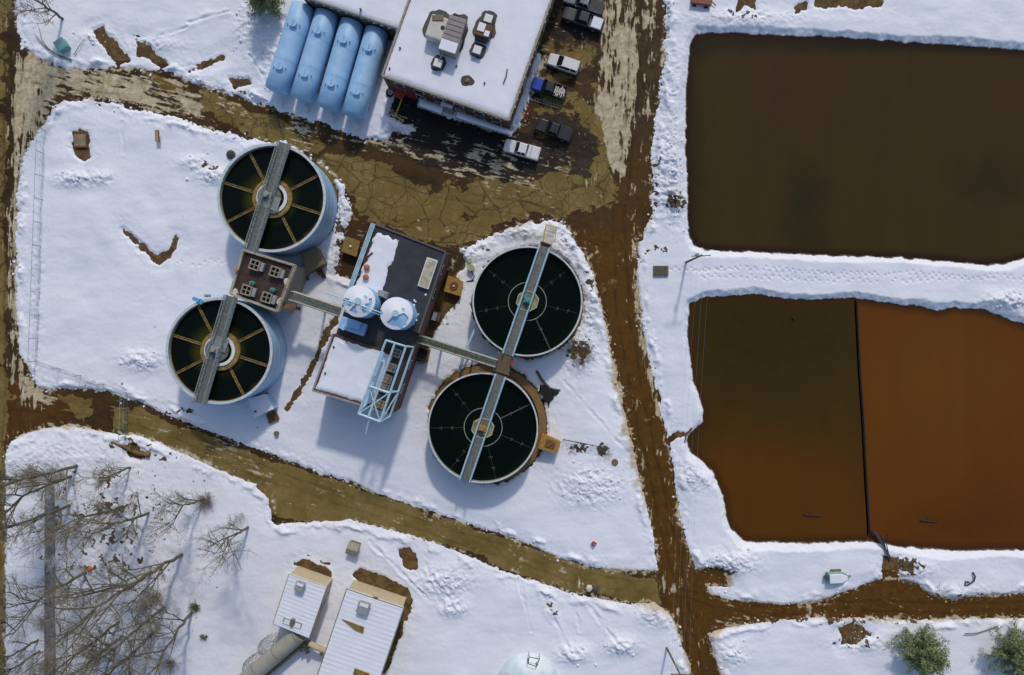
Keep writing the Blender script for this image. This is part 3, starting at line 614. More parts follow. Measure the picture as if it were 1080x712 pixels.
# drive motors in the tank centres
for t, (px, py), h, m in ((T1, (283.5, 206), 6.76, M_grey), (T2, (227.5, 369), 6.76, M_grey), (T3, (556.5, 317), 4.91, M_teal), (T4, (509, 451.5), 4.91, M_ochre)):
    p = P(px, py, h); mb = MB(); mb.box(p.x, p.y, h, 1.1, .8, .5, UA); mb.cyl((p.x, p.y), .28, h + .5, h + 1.0, 12); mb.box(p.x - .35, p.y + .5, h, .4, .35, .35, UA); mb.box(p.x + .3, p.y - .7, h, .45, .5, .3, UA)
    t.part('drive_unit', mb, m, bev=.03)
for t, (px, py) in ((T1, (287.5, 214)), (T2, (233, 363))):
    p = P(px, py, 6.7); mb = MB(); mb.box(p.x, p.y, 6.72, 1.9, 1.9, .1, UA); t.part('access_plate', mb, M_galv)
mb = MB(); a = P(578.5, 248, 4.7); mb.box(a.x, a.y, 0, 1.5, 2.3, 4.75, UA); t3s = T3.part('stair_tower', mb, M_tanwood); mb = MB(); mb.box(a.x, a.y, 4.75, 1.6, 2.3, .12, UA); T3.part('landing', mb, M_dirtysnow, under=t3s)
mb = MB(); e = P(578.5, 247, 4.9); railing(mb, [e + Vector((-.75, -1, 0)), e + Vector((-.4, 1.2, 0)), e + Vector((1.1, .8, 0)), e + Vector((.8, -1.2, 0))]); T3.part('landing_railing', mb, M_yellow, under=t3s)
# tank inlet pipe between the dark tanks
t = Thing('feed_pipe', 'pale blue pipe running between the two dark water tanks on the west side', 'pipe', P(494, 360, 0))
mb = MB(); mb.tube([P(503, 342, 3.2), P(499, 352, 3.0), P(490, 372, 2.6), P(484, 393, 2.6)], .2, 10); t.part('pipe', mb, M_paleblue, smooth=True)
mb = MB(); mb.box(*P(499, 352, 0)[:2], -.1, .25, .25, 3.0); t.part('pipe_support', mb, M_grey); mb = MB(); mb.box(*P(488, 378, 0)[:2], -.1, .25, .25, 2.5); t.part('pipe_support', mb, M_grey)

# ---- walkways
def walkway(name, label, pa, pb, h, w, rm, dm, legs, group='elevated steel walkways'):
    a = P(*pa, h); t = Thing(name, label, 'walkway', (a.x, a.y, 0), 0, group); A, B = xy(*pa, h), xy(*pb, h)
    bridge(t, A, B, h, w, rm, dm, 'deck')
    for f in legs:
        p = lerp2(A, B, f); mb = MB(); mb.box(*p, -.1, .28, .28, h - .05, UA); mb.box(*p, h - .45, .25, w + .3, .25, UA); t.part('leg', mb, M_galv)
    return t
M_cream2 = mat('cream_paint2', (.42, .38, .27), .65, .3, 2)
walkway('elevated_walkway', 'short cream railed walkway from the hatch platform to the blue silo roof', (308, 312), (359, 329), 6.7, 1.15, M_cream2, M_grate, (.45,))
walkway('elevated_walkway', 'long green railed walkway from the silo building to the twin dark tanks', (437, 356), (523.5, 383.5), 5.0, .95, M_greenrail, mat('mossy_deck', (.13, .13, .09), .8, .3, 2), (.3, .7))
t = Thing('bridge_landing', 'brown square landing where the long walkway meets the tank bridges', 'platform', P(532, 385, 0), 0)
q = quadpx([(526, 372), (542, 378), (536, 396), (520, 391)], 4.9); mb = MB(); mb.prism(q, 4.62, 4.82); t.part('deck', mb, mat('brown_deck', (.13, .09, .05), .75, .35, 2)); 
for i, (x, y) in enumerate(q): mb = MB(); mb.box(x * .99, y * .99, -.1, .2, .2, 4.7); t.part('leg', mb, M_galv)
mb = MB(); mb.box(*xy(540, 383, 4.9), 4.83, .35, .6, .5, UA); t.part('control_box', mb, M_red)

# ---- hatch platform between the blue tanks
pc = [(257.5, 264), (312.5, 280.5), (293.5, 328.5), (243.5, 309.8)]; hp = 6.7; q = quadpx(pc, hp); c0 = P(278, 295, 0)
t = Thing('hatch_platform', 'brown decked concrete pump platform joining the two blue tanks, four grey hatches on it', 'pump house', (c0.x, c0.y, 0))
mb = MB(); mb.prism(q, -.2, 6.45); t.part('wall', mb, M_concrete)
mb = MB(); mb.prism([(x + (c0.x * .935 - x) * .03, y + (c0.y * .935 - y) * .03) for x, y in q], 6.45, 6.5); t.part('deck', mb, M_mudroof)
for i in range(4):
    a, b = Vector((*q[i], 0)), Vector((*q[(i + 1) % 4], 0)); d = (b - a).normalized(); n = Vector((-d.y, d.x, 0)) * .16
    mb = MB(); mb.prism([(a + n)[:2], (b + n)[:2], (b - n)[:2], (a - n)[:2]], 6.45, 7.0 - i * .004); t.part('parapet', mb, M_cream2)
mb = MB(); railing(mb, [Vector((*p, 7.0)) for p in (q[1], q[2])], .9, 1.5); railing(mb, [Vector((*p, 7.0)) for p in (q[0], q[1])], .9, 1.5); t.part('railing', mb, M_cream2)
for (hx, hy) in ((268.4, 279.3), (289.8, 286.6), (259.8, 306), (281, 313.8)):
    p = P(hx, hy, 7.3); mb = MB()
    for sx, sy, w_, l_ in ((-.62, 0, .18, 1.4), (.62, 0, .18, 1.4), (0, -.62, 1.06, .18), (0, .62, 1.06, .18), (0, 0, .12, 1.06), (0, 0, 1.06, .12)):
        cc, ss = math.cos(UA), math.sin(UA); mb.box(p.x + sx * cc - sy * ss, p.y + sx * ss + sy * cc, 6.5, w_, l_, .85 if abs(sx) + abs(sy) > 0 else .8 + (.006 if w_ > l_ else 0), UA)
    hh = t.part('hatch', mb, mat('hatch_concrete', (.30, .27, .20), .7, .3, 3)); mb = MB(); mb.box(p.x + .95, p.y - .3, 6.5, .5, 1.2, .7, UA); t.part('hatch_cover', mb, M_grey, under=hh)
for (hx, hy) in ((264.8, 298.6), (286.6, 305.7)):
    p = P(hx, hy, 7.4); mb = MB(); mb.cyl((p.x, p.y), .34, 6.5, 7.3, 14); mb.cyl((p.x, p.y), .22, 7.3, 7.6, 12, .1); t.part('pump_motor', mb, M_teal)
p = P(251, 285.5, 6.6); mb = MB(); mb.cyl(p, .24, 6.5, 7.3, 12); t.part('marker', mb, M_orange)
for (hx, hy, a) in ((302.5, 297.5, .6), (295.5, 319, -.2), (248, 309, .8)):
    p = P(hx, hy, 6.5); mb = MB(); mb.prism([(p.x + 1.0 * math.cos(k * .9 + a) * rnd.uniform(.4, .6), p.y + 1.3 * math.sin(k * .9 + a) * rnd.uniform(.4, .7)) for k in range(7)], 6.5, 6.85, .3); t.part('snow_patch', mb, M_dirtysnow)
# stair and bench at the walkway corner
mb = MB(); a = P(306, 323, 6.5); mb.box(a.x, a.y, 6.1, 1.6, .6, .3, UA + .2); mb.box(a.x, a.y, 5.6, 2.4, .5, .3, UA); t.part('step', mb, M_tanwood)

def box_thing(name, label, cat, pts, h, m, top=None, topm=None, group=None, extra=None):
    c = [sum(p[0] for p in pts) / 4, sum(p[1] for p in pts) / 4]; w = P(*c, 0); t = Thing(name, label, cat, (w.x, w.y, 0), 0, group); q = quadpx(pts, h)
    mb = MB(); mb.prism(q, -.1, h - .06); t.part('body', mb, m, bev=.03)
    mb = MB(); cx, cy = sum(a for a, _ in q) / 4, sum(b for _, b in q) / 4; mb.prism([(cx + (x - cx) * 1.05, cy + (y - cy) * 1.05) for x, y in q], h - .055, h + .03); t.part('lid', mb, topm or m, bev=.02)
    return t, (cx, cy)
t, c = box_thing('transformer_box', 'large khaki metal cabinet tucked against the northern blue tank', 'cabinet', [(317, 268), (333.5, 261), (342, 277.5), (323, 288)], 2.4, M_khaki)
mb = MB(); p = P(337, 286, 1); mb.box(p.x, p.y, 0, .8, .9, 1.2, R(25)); mb.box(p.x + .5, p.y - .7, 0, .6, .5, .7, R(25)); t.part('radiator', mb, M_rust)
mb = MB(); p = P(324.5, 294, 0); mb.box(p.x, p.y, .2, 1.3, .12, .12, R(60)); mb.box(p.x, p.y, .2, .12, .9, .6, R(60)); mb.cyl(p, .25, .2, .7, 12); 
single('valve_stand', mb, M_khaki, 'small khaki valve stand in the snow below the khaki cabinet', 'valve', P(324.5, 294, 0))
t, c = box_thing('filter_box', 'mustard brown square box by the top left corner of the silo building', 'box', [(364.5, 249.5), (379.5, 254.5), (375.5, 270.5), (360, 265)], 1.2, M_ochre)
t.o.children[1].data.materials[0] = mat('mustard_lid', (.25, .155, .04), .7, .35, 1.5); mb = MB(); mb.cyl((*c,), .17, 1.2, 1.4, 12); t.part('knob', mb, M_white)
t, c = box_thing('filter_box', 'ochre square box with a rusty round hatch on the east side of the silo building', 'box', [(473, 291), (488, 297), (485.5, 312), (468.5, 307)], 1.2, M_ochre)
mb = MB(); mb.cyl((*c,), .62, 1.2, 1.34, 20); hh = t.part('hatch', mb, M_rust); mb = MB(); mb.cyl((c[0], c[1]), .14, 1.34, 1.5, 10); t.part('knob', mb, M_white, under=hh)
p = P(461, 334, 0); t = Thing('utility_cabinet', 'small khaki cabinet with a white snow cap between ochre box and long walkway', 'cabinet', (p.x, p.y, 0)); mb = MB(); mb.box(p.x, p.y, 0, 1.0, 1.3, 1.2, UA); t.part('body', mb, M_khaki, bev=.03); mb = MB(); mb.box(p.x - .25, p.y, 1.2, .6, 1.2, .14, UA); t.part('snow_cap', mb, M_snow)
p = P(497, 283, 0); t = Thing('valve_barrel', 'pale yellow-green valve barrel with hoses in the snow beside the upper dark tank', 'valve', (p.x, p.y, 0))
mb = MB(); mb.cyl(p, .5, 0, 1.0, 16); mb.cyl((p.x - .2, p.y + 1.1), .35, 0, .7, 14); t.part('drum', mb, mat('pale_green', (.36, .38, .22), .6, .35, 2)); mb = MB(); mb.tube([p + Vector((0, -.4, .9)), p + Vector((.5, -1.2, .7)), p + Vector((.2, -1.8, .2)), p + Vector((-.7, -2.0, .1))], .09, 8); t.part('hose', mb, M_black)
p = P(445, 370, 0); t = Thing('rusty_bin', 'rust brown open bin under the start of the long walkway', 'bin', (p.x, p.y, 0)); q = quadpx([(438.5, 364), (452, 369.5), (449.5, 381.5), (437, 377)], 2); mb = MB()
for i in range(4):
    a, b = Vector((*q[i], 0)), Vector((*q[(i + 1) % 4], 0)); d = (b - a).normalized(); n = Vector((-d.y, d.x, 0)) * .08; mb.prism([(a + n)[:2], (b + n)[:2], (b - n)[:2], (a - n)[:2]], 0, 2 - i * .004)
t.part('wall', mb, M_rust); mb = MB(); mb.prism(q, .2, 1.1); t.part('contents', mb, M_mudroof)

# ---- the silo building
RC = [(393, 235.5), (470, 265.5), (412.5, 437), (329.5, 412)]; hb = 8.0; q = quadpx(RC, hb); w0 = P(400, 340, 0)
B = Thing('process_building', 'flat roofed brown brick process building carrying two blue silos and a blue hoist frame', 'building', (w0.x, w0.y, 0))
def rp(u, v, z=hb):
    """point on the roof: u across (0 west..1 east), v along (0 north..1 south)"""
    a = lerp2(q[0], q[1], u); b = lerp2(q[3], q[2], u); c = lerp2(a, b, v); return (c[0], c[1])
V0, V1 = .50, .66
for v0, v1, top in ((0, V0, 7.75), (V0, V1, 6.4), (V1, 1, 7.75)):
    mb = MB(); mb.prism([rp(0, v0), rp(1, v0), rp(1, v1), rp(0, v1)], -.2, top); B.part('wall', mb, M_brick)
mb = MB(); mb.prism([rp(.01, .01), rp(.99, .01), rp(.99, V0), rp(.01, V0)], 7.75, 7.80); B.part('roof', mb, M_membrane)
mb = MB(); mb.prism([rp(.01, V0 + .001), rp(.99, V0 + .001), rp(.99, V1 - .001), rp(.01, V1 - .001)], 6.4, 6.44); B.part('lower_roof', mb, mat('wet_roof', (.055, .05, .045), .4, .5, .8))
def coping(pts, z, m, w=.22, name='coping'):
    mb = MB()
    for k, (a, b) in enumerate(zip(pts[:-1], pts[1:])):
        a, b = Vector((*a, 0)), Vector((*b, 0)); d = (b - a).normalized(); n = Vector((-d.y, d.x, 0)) * w / 2; mb.prism([(a + n)[:2], (b + n)[:2], (b - n)[:2], (a - n)[:2]], z - .25 - .004 * k, z + .02 + .004 * k)
    B.part(name, mb, m)
coping([rp(0, V0), rp(0, 0), rp(1, 0), rp(1, V0)], 8.0, mat('dark_coping', (.10, .10, .10), .6, .3, 2))
coping([rp(1, V1), rp(1, 1), rp(0, 1), rp(0, V1)], 7.95, mat('grey_coping', (.3, .3, .3), .6, .3, 2))
def snow_slab(t, outline, z, thick, name='snow_cover', m=M_snow, jag=.0, under=None, lump=.08, step=.45):
    """lumpy snow sheet over a polygon (world xy) with rounded ragged edge"""
    X0, X1 = min(p[0] for p in outline), max(p[0] for p in outline); Y0, Y1 = min(p[1] for p in outline), max(p[1] for p in outline)
    gx = np.arange(X0 - .3, X1 + .6, step * .5); gy = np.arange(Y0 - .3, Y1 + .6, step * .5); X, Y = np.meshgrid(gx, gy)
    d = sdf_on(outline, X, Y) - .16
    d = d + (fbm(X * 1.6, Y * 1.6, 5, 3) - .5) * jag
    Zs = z + thick * (sstep(0, .3, d)) + (fbm(X * .7, Y * .7, 11, 4) - .5) * lump * 2 * sstep(0, .4, d) + np.maximum(np.minimum(d, 0), -.2) * .5
    keep = np.maximum.reduce([d[:-1, :-1], d[1:, :-1], d[:-1, 1:], d[1:, 1:]]) > 0
    j, i = np.nonzero(keep); nx = len(gx); a = j * nx + i; F = np.stack([a, a + 1, a + nx + 1, a + nx], 1); used = np.unique(F); idx = np.full(X.size, -1); idx[used] = np.arange(len(used)); F = idx[F]
    mb = MB(); V = np.stack([X.ravel()[used], Y.ravel()[used], Zs.ravel()[used]], 1); mb.v = [tuple(map(float, r_)) for r_ in V]; mb.f = [tuple(map(int, r_)) for r_ in F]
    return t.part(name, mb, m, under=under, smooth=True)
snow_slab(B, [rp(.055, .025), rp(.40, .03), rp(.40, .2), rp(.41, .44), rp(.28, .45), rp(.27, .5), rp(.05, .47)], 7.80, .14, jag=.9)
snow_slab(B, [rp(.015, V1 + .01), rp(.80, V1 + .01), rp(.78, .8), rp(.73, .99), rp(.015, .99)], 7.76, .17, jag=.35)
for s_ in (-1,):   # snow scraps
    for k in range(9):
        u, v = rnd.uniform(.80, .95), rnd.uniform(.26, .46); x, y = rp(u, v); r_ = rnd.uniform(.12, .35); mb = MB(); mb.prism([(x + r_ * math.cos(a) * rnd.uniform(.6, 1), y + r_ * math.sin(a) * rnd.uniform(.6, 1)) for a in (0, 1.1, 2.2, 3.3, 4.4, 5.4)], 7.8, 7.88, .4); B.part('snow_scrap', mb, M_snow)
x, y = rp(.875, .155); mb = MB(); mb.box(x, y, 7.8, 1.55, 4.1, .55, UA); sk = B.part('skylight', mb, M_white, bev=.04); mb = MB(); mb.box(x, y, 8.35, 1.3, 3.8, .05, UA); B.part('skylight_panel', mb, mat('rust_stained_cream', (.55, .48, .33), .7, .5, 1.4, col2=(.6, .55, .44)), under=sk)
for px, py in ((387, 282), (386, 292.5)):
    p = P(px, py, 8.2); mb = MB(); mb.cyl(p, .36, 7.8, 8.35, 20); vt = B.part('roof_vent', mb, M_orange); mb = MB(); mb.cyl(p, .42, 8.35, 8.48, 20, .2); B.part('vent_cap', mb, mat('dull_orange', (.45, .13, .05), .6, .2, 3), under=vt)
x, y = P(386, 272, 8)[:2]; mb = MB(); mb.tube([(x - .6, y - .7, 7.98), (x, y, 8.05), (x + .9, y + .7, 8.0)], .12, 6); mb.box(x - .2, y - .2, 7.8, .7, .5, .3, .6); B.part('fallen_pipe', mb, mat('dark_rust', (.08, .03, .015), .8, .3, 3))
for px, py in ((343, 393.5), (365.5, 359.5), (378, 357), (352, 366)):
    p = P(px, py, 8); mb = MB(); mb.cyl(p, .13, 7.7, 8.15, 10); B.part('vent_pipe', mb, M_dkgrey if px < 360 else M_rust)
# pipe rack along the west parapet
mb = MB()
for k in range(4):
    o = (-.012 + .016 * k); a, b = rp(o, .0, 8), rp(o, .42, 8); mb.tube([(*a, 8.12), (*b, 8.12)], .075, 6)
for v in (.02, .1, .2, .3, .4): a, b = rp(-.02, v), rp(.05, v); mb.beam((*a, 8.05), (*b, 8.05), .08)
B.part('pipe_rack', mb, M_paleblue)
# windows and doors on the south and east walls
def wallface(a, b, f, z0, z1, w, dep=.06):
    a, b = Vector((*a, 0)), Vector((*b, 0)); d = (b - a).normalized(); n = Vector((d.y, -d.x, 0)); c_ = a.lerp(b, f); mb = MB()
    mb.prism([(c_ - d * w / 2 - n * dep)[:2], (c_ + d * w / 2 - n * dep)[:2], (c_ + d * w / 2 + n * dep)[:2], (c_ - d * w / 2 + n * dep)[:2]], z0, z1); return mb
def add_window(t, a, b, f, z0, z1, w):
    o = t.part('window', wallface(a, b, f, z0, z1, w, .05), M_white); t.part('pane', wallface(a, b, f, z0 + .1, z1 - .1, w - .2, .075), M_glass, under=o)
def add_door(t, a, b, f, w, h_, m):
    o = t.part('door', wallface(a, b, f, 0.02, h_, w, .07), m); e = wallface(a, b, f + (.33 * w / (Vector(a) - Vector(b)).length), 1.0, 1.12, .18, .13); t.part('handle', e, M_dkgrey, under=o)
for f in (.15, .3, .7, .85): add_window(B, q[2], q[3], f, 4.6, 6.0, 1.3); 
for f in (.2, .55, .85): add_window(B, q[3], q[0], f, 4.8, 6.0, 1.3)
for f in (.1, .25, .7, .85): add_window(B, q[1], q[2], f, 4.8, 6.0, 1.4)
add_door(B, q[1], q[2], .45, 1.1, 2.2, M_dkgrey); add_door(B, q[3], q[2], .5, 2.8, 3.0, M_dkgrey)
# silos (stand on the lower roof): top-level things
def silo(px, py, Rp, label, capn, dz=0):
    ht = 12.3 + dz; c = P(px, py, ht); r_ = Rp * S * (H - ht) / H; t = Thing('silo', label, 'silo', (c.x, c.y, 6.44), 0, 'blue roof silos'); L = (c.x, c.y)
    mb = MB(); mb.cyl(L, r_, 6.46, ht - .5, 40); t.part('shell', mb, M_blue2, smooth=False)
    for z in (8, 9.6, 11.2): mb = MB(); mb.lathe(L, [(r_ - .01, z), (r_ + .04, z), (r_ + .04, z + .07), (r_ - .01, z + .07)], 40); t.part('band', mb, M_blue2)
    mb = MB(); mb.cyl(L, r_ + .05, ht - .5, ht + .05, 40, r_ * .22); rf = t.part('roof', mb, M_blue2)
    mb = MB(); mb.cyl(L, .45, ht, ht + .35, 16); mb.cyl((c.x + .9, c.y + .5), .25, ht - .35, ht + .1, 12); t.part('hatch', mb, M_paleblue, under=rf)
    # snow on the cone, with bare patches left open
    n = 56; m_ = 9; V = []; F = []
    for j in range(m_ + 1):
        for i in range(n):
            a = 2 * math.pi * i / n; rr = r_ * (.2 + .8 * j / m_); x_ = rr * math.cos(a); y_ = rr * math.sin(a); zc = ht + .05 - .55 * (rr / r_ - .22) / .78 + .1
            V.append((c.x + x_, c.y + y_, zc))
    nv = fbm(np.array([v[0] * .55 for v in V]), np.array([v[1] * .55 for v in V]), capn, 3)
    for j in range(m_):
        for i in range(n):
            a = 2 * math.pi * (i + .5) / n; rr = (j + .5) / m_; bare = (math.cos(a - R(-60)) > .25 and rr < .75) or (j == m_ - 1 and False); k = j * n + i
            if nv[k] > (.58 if bare else .28): F.append((k, j * n + (i + 1) % n, (j + 1) * n + (i + 1) % n, (j + 1) * n + i)[::-1])
    mb = MB(); mb.add(V, F); o = t.part('snow_cap', mb, M_snow, under=rf); sm = o.modifiers.new('thickness', 'SOLIDIFY'); sm.thickness = .1; sm.offset = 1
    return t, c, r_, ht
SA = silo(378, 317.5, 16.8, 'blue silo with snow on its cone, the one the cream walkway reaches', 3)
SB = silo(417.5, 330.5, 17.0, 'blue silo with a snowy cone nearer the green railed walkway', 8)
mb = MB(); mb.beam(P(345, 309, 12.5), P(402, 330, 12.5), .11); mb.beam(P(346, 312, 12.4), P(400, 332, 12.4), .06); mb.beam(P(346, 312, 12.5), P(366, 330, 12.4), .06)
single('catwalk_rail', mb, M_paleblue, 'thin pale blue pipe crossing over the top of the first silo', 'pipe', P(375, 320, 12.2))
p = P(371, 344, 8); t = Thing('blower_unit', 'bright blue shaded machine in the roof pit below the first silo', 'machine', (p.x, p.y, 6.44)); mb = MB(); mb.box(p.x, p.y, 6.44, 3.6, 1.7, 1.2, UA); mb.box(p.x + .5, p.y + .2, 7.64, 1.4, 1.1, .5, UA); t.part('housing', mb, M_blue2, bev=.05); mb = MB(); mb.cyl((p.x - 1.1, p.y - .2), .35, 7.64, 8.2, 12); t.part('stack', mb, M_paleblue)
p = P(401, 311.5, 8); t = Thing('hopper', 'small blue grey hopper at the head of the second silo', 'hopper', (p.x, p.y, 7.8)); mb = MB(); mb.box(p.x + .4, p.y + .1, 7.8, 1.6, 1.0, .9, UA, .2); mb.box(p.x + .4, p.y + .1, 8.7, .8, .6, .3, UA); t.part('body', mb, M_grey)
# dark hatch well and hatches in the south-east corner of the roof
mb = MB(); mb.prism([rp(.80, V1 + .015), rp(.985, V1 + .015), rp(.985, .985), rp(.76, .985)], 7.76, 7.83); B.part('hatch_well', mb, mat('dark_well', (.03, .03, .024), .6, .4, 1))
for px, py in ((418, 372.5), (413.3, 388), (408.5, 400), (405.5, 409.5), (400.5, 426.5)):
    p = P(px, py, 8.2); mb = MB(); cc, ss = math.cos(UA), math.sin(UA)
    for sx, sy, w_, l_ in ((-.5, 0, .14, 1.14), (.5, 0, .14, 1.14), (0, -.5, .86, .14), (0, .5, .86, .14), (0, 0, .1, .86), (0, 0, .86, .1)):
        mb.box(p.x + sx * cc - sy * ss, p.y + sx * ss + sy * cc, 7.83, w_, l_, .4 + (.006 if w_ > l_ else 0), UA)
    hh = B.part('roof_hatch', mb, M_galv); mb = MB(); mb.box(p.x, p.y, 7.83, .8, .8, .3, UA); B.part('hatch_motor', mb, M_rust if py < 375 else M_ochre, under=hh)
# hoist frame
t = Thing('hoist_frame', 'light blue steel hoist truss with an X-braced end over the roof hatches', 'crane', (*xy(410, 402, 8), 7.8))
hf = 11.2; N1, N2, N3 = P(407, 359, hf), P(428, 365.5, hf), P(436, 366, 9); S1_, S2_, S3_ = P(378, 436.5, hf), P(400.7, 445, hf), P(411, 439, 9); M1, M2, M3 = P(389, 407.5, hf), P(410.5, 414.5, hf), P(420.5, 412.5, 9)
def frame_part(name, segs, w): mb = MB(); [mb.beam(a, b, w) for a, b in segs]; return t.part(name, mb, M_paleblue)
frame_part('chord', [(N1, S1_)], .2); frame_part('chord', [(N2, S2_)], .2); frame_part('chord', [(N3, S3_)], .18)
cN, cS = N1.lerp(N2, .45), S1_.lerp(S2_, .45); frame_part('runway_beam', [(cN, cS)], .2)
frame_part('cross_beam', [(N1, N2)], .2); frame_part('cross_beam', [(M1, M2)], .26); frame_part('cross_beam', [(S1_, S2_)], .26); [frame_part('cross_beam', [sg], .16) for sg in ((N2, N3), (M2, M3), (S2_, S3_))]
frame_part('brace', [(M1, S2_), (M2, S1_), (M3, S2_), (M1.lerp(S1_, .5), M1.lerp(S1_, .5) + Vector((-1.0, -.3, -2.0)))], .12)
for a in (N1, N2, M1, M2): frame_part('leg', [(a, Vector((a.x, a.y, 7.8)))], .2)
for a in (S1_, S2_): b = a + Vector((.6, 1.6, 0)); frame_part('leg', [(a, Vector((b.x, b.y, 7.8)))], .2)
mb = MB(); A, B_ = P(404.5, 364, 9.2), P(385.5, 424, 9.2)
for k in range(16): f0, f1 = k / 16, (k + 1) / 16; a, b = A.lerp(B_, f0), A.lerp(B_, f1); mb.beam(a, b + Vector((0, 0, -1.1)), .06); mb.beam(a, a - Vector((0, 0, 1.2)), .07)
mb.beam(A, B_, .1); mb.beam(A - Vector((0, 0, .6)), B_ - Vector((0, 0, .6)), .08); t.part('side_railing', mb, M_paleblue)
mb = MB(); mb.prism(quadpx([(401, 370), (405, 371.5), (396, 397), (392.5, 396)], 9.4), 9.2, 9.26); mb.prism(quadpx([(391, 402), (395, 403.5), (386.5, 428), (383, 427)], 9.4), 9.2, 9.26); t.part('side_deck', mb, M_blue2)
mb = MB(); mb.beam(P(389.5, 441, 11.1), P(385.5, 458, 10.6), .12); mb.beam(P(393, 425, 11), P(389.5, 441, 11.1), .14); t.part('boom', mb, M_paleblue)

# ---- north building (main roof) 
hn = 5.6; e1 = (403, 79.5); e2 = (536.5, 126.5); dv = (44 / 124, -1.0); q = quadpx([(e1[0] + dv[0] * 210, e1[1] - 210), (e2[0] + dv[0] * 250, e2[1] - 250), e2, e1], hn); w0 = P(480, 60, 0)
NB = Thing('office_building', 'large dark red brick building with a flat snow covered roof and rooftop fans', 'building', (w0.x, w0.y, 0))
mb = MB(); mb.prism(q, -.2, hn - .25); NB.part('wall', mb, M_brick)
def roofrim(T_, q, z, w, m):
    mb = MB()
    for k in range(len(q)):
        a, b = Vector((*q[k], 0)), Vector((*q[(k + 1) % len(q)], 0)); d = (b - a).normalized(); n = Vector((-d.y, d.x, 0)) * w / 2; mb.prism([(a + n)[:2], (b + n)[:2], (b - n)[:2], (a - n)[:2]], z - .42 - k * .004, z + k * .004)
    T_.part('coping', mb, m)
roofrim(NB, q, hn + .02, .28, mat('beige_coping', (.30, .28, .22), .6, .3, 2))
mb = MB(); mb.prism([lerp2(p, w0[:2], .01) for p in q], hn - .25, hn - .2); NB.part('roof', mb, M_membrane)
snow_slab(NB, q, hn - .22, .2, jag=.12, lump=.05, step=.7)
for f in (.12, .28, .44, .6, .76, .9): add_window(NB, q[3], q[2], f, 1.3, 2.6, 1.5); add_window(NB, q[3], q[2], f, 3.6, 4.6, 1.5)
add_door(NB, q[3], q[2], .19, 1.2, 2.3, M_red); add_door(NB, q[3], q[2], .51, 1.2, 2.3, M_red)
for f in (.35, .45, .55, .65, .8): add_window(NB, q[1], q[2], f, 1.2, 2.6, 1.4)
mb = MB(); mb.prism([P(x, y, 3)[:2] for x, y in ((418, 92), (428, 96), (424, 104), (415, 101))], 2.6, 2.75); NB.part('door_canopy', mb, M_red)
# shaded canopy roofs along the south wall
for nm, pts, z in (('snowy_canopy', [(442, 103), (468, 112), (467, 122), (440, 112)], 2.9), ('snowy_canopy', [(481, 116), (541, 138), (540, 144), (480, 125)], 2.9)):
    q2 = quadpx(pts, z); mb = MB(); mb.prism(q2, z - .2, z); o = NB.part('canopy', mb, M_grey); snow_slab(NB, q2, z, .14, 'canopy_snow', under=o, step=.4)
p = P(473.5, 111.5, 1); t = Thing('air_handler', 'snow topped metal unit standing outside the office building south wall', 'hvac unit', (p.x, p.y, 0)); mb = MB(); mb.box(p.x, p.y - .3, 0, 1.7, 1.2, 3.0, UA); t.part('body', mb, M_grey, bev=.03); mb = MB(); mb.box(p.x, p.y - .3, 3.0, 1.75, 1.25, .16, UA); t.part('snow_cap', mb, M_snow, bev=.05)
# west wing
q = quadpx([(318, -3), (424.5, 33), (460, -67), (360, -101)], 5.2); w0 = P(385, -30, 0)
NW = Thing('west_wing', 'lower grey walled wing with snowy roof at the top edge, behind the four blue cylinders', 'building', (w0.x, w0.y, 0))
mb = MB(); mb.prism([lerp2(p, w0[:2], .012) for p in q], -.2, 4.85); NW.part('wall', mb, mat('grey_brown_wall', (.12, .10, .085), .8, .3, 1.5)); roofrim(NW, [lerp2(p, w0[:2], .015) for p in q], 5.2, .24, mat('green_coping', (.14, .15, .12), .6, .2, 2)); snow_slab(NW, [lerp2(p, w0[:2], .01) for p in q], 5.0, .2, jag=.1, lump=.05, step=.7)
add_door(NW, lerp2(q[0], w0[:2], .012), lerp2(q[1], w0[:2], .012), .8, 1.2, 2.2, M_dkgrey)
for px, py in ((380.5, 10.5),): p = P(px, py, 5.3); mb = MB(); mb.cyl(p, .15, 5.1, 5.6, 10); NW.part('vent_pipe', mb, M_dkgrey)

def melt(cx, cy, pts, k): mb = MB(); mb.prism([P(x, y, hn) [:2] for x, y in pts], hn - .2, hn + .035 + k * .004); NB.part('wet_roof_patch', mb, mat('wet_roof_patch', (.05, .05, .045), .6, .3, 3))
def blob(cx, cy, a, b, rot, seed):
    r_ = random.Random(seed); o = []
    for i in range(22): t_ = i * 2 * math.pi / 22; q_ = r_.uniform(.9, 1.08); x = a * q_ * math.copysign(abs(math.cos(t_)) ** .7, math.cos(t_)); y = b * q_ * math.copysign(abs(math.sin(t_)) ** .7, math.sin(t_)); o.append((cx + x * math.cos(rot) - y * math.sin(rot), cy + x * math.sin(rot) + y * math.cos(rot)))
    return o
for k_, (cx, cy, a, b) in enumerate(((460.5, 28, 13, 17), (479, 37, 13, 23), (511, 31, 12, 12), (515.5, 19.5, 8.6, 8), (462.5, 67, 8, 8), (504, 53, 8.3, 8))): melt(cx, cy, blob(cx, cy, a, b, R(19), k_), k_)
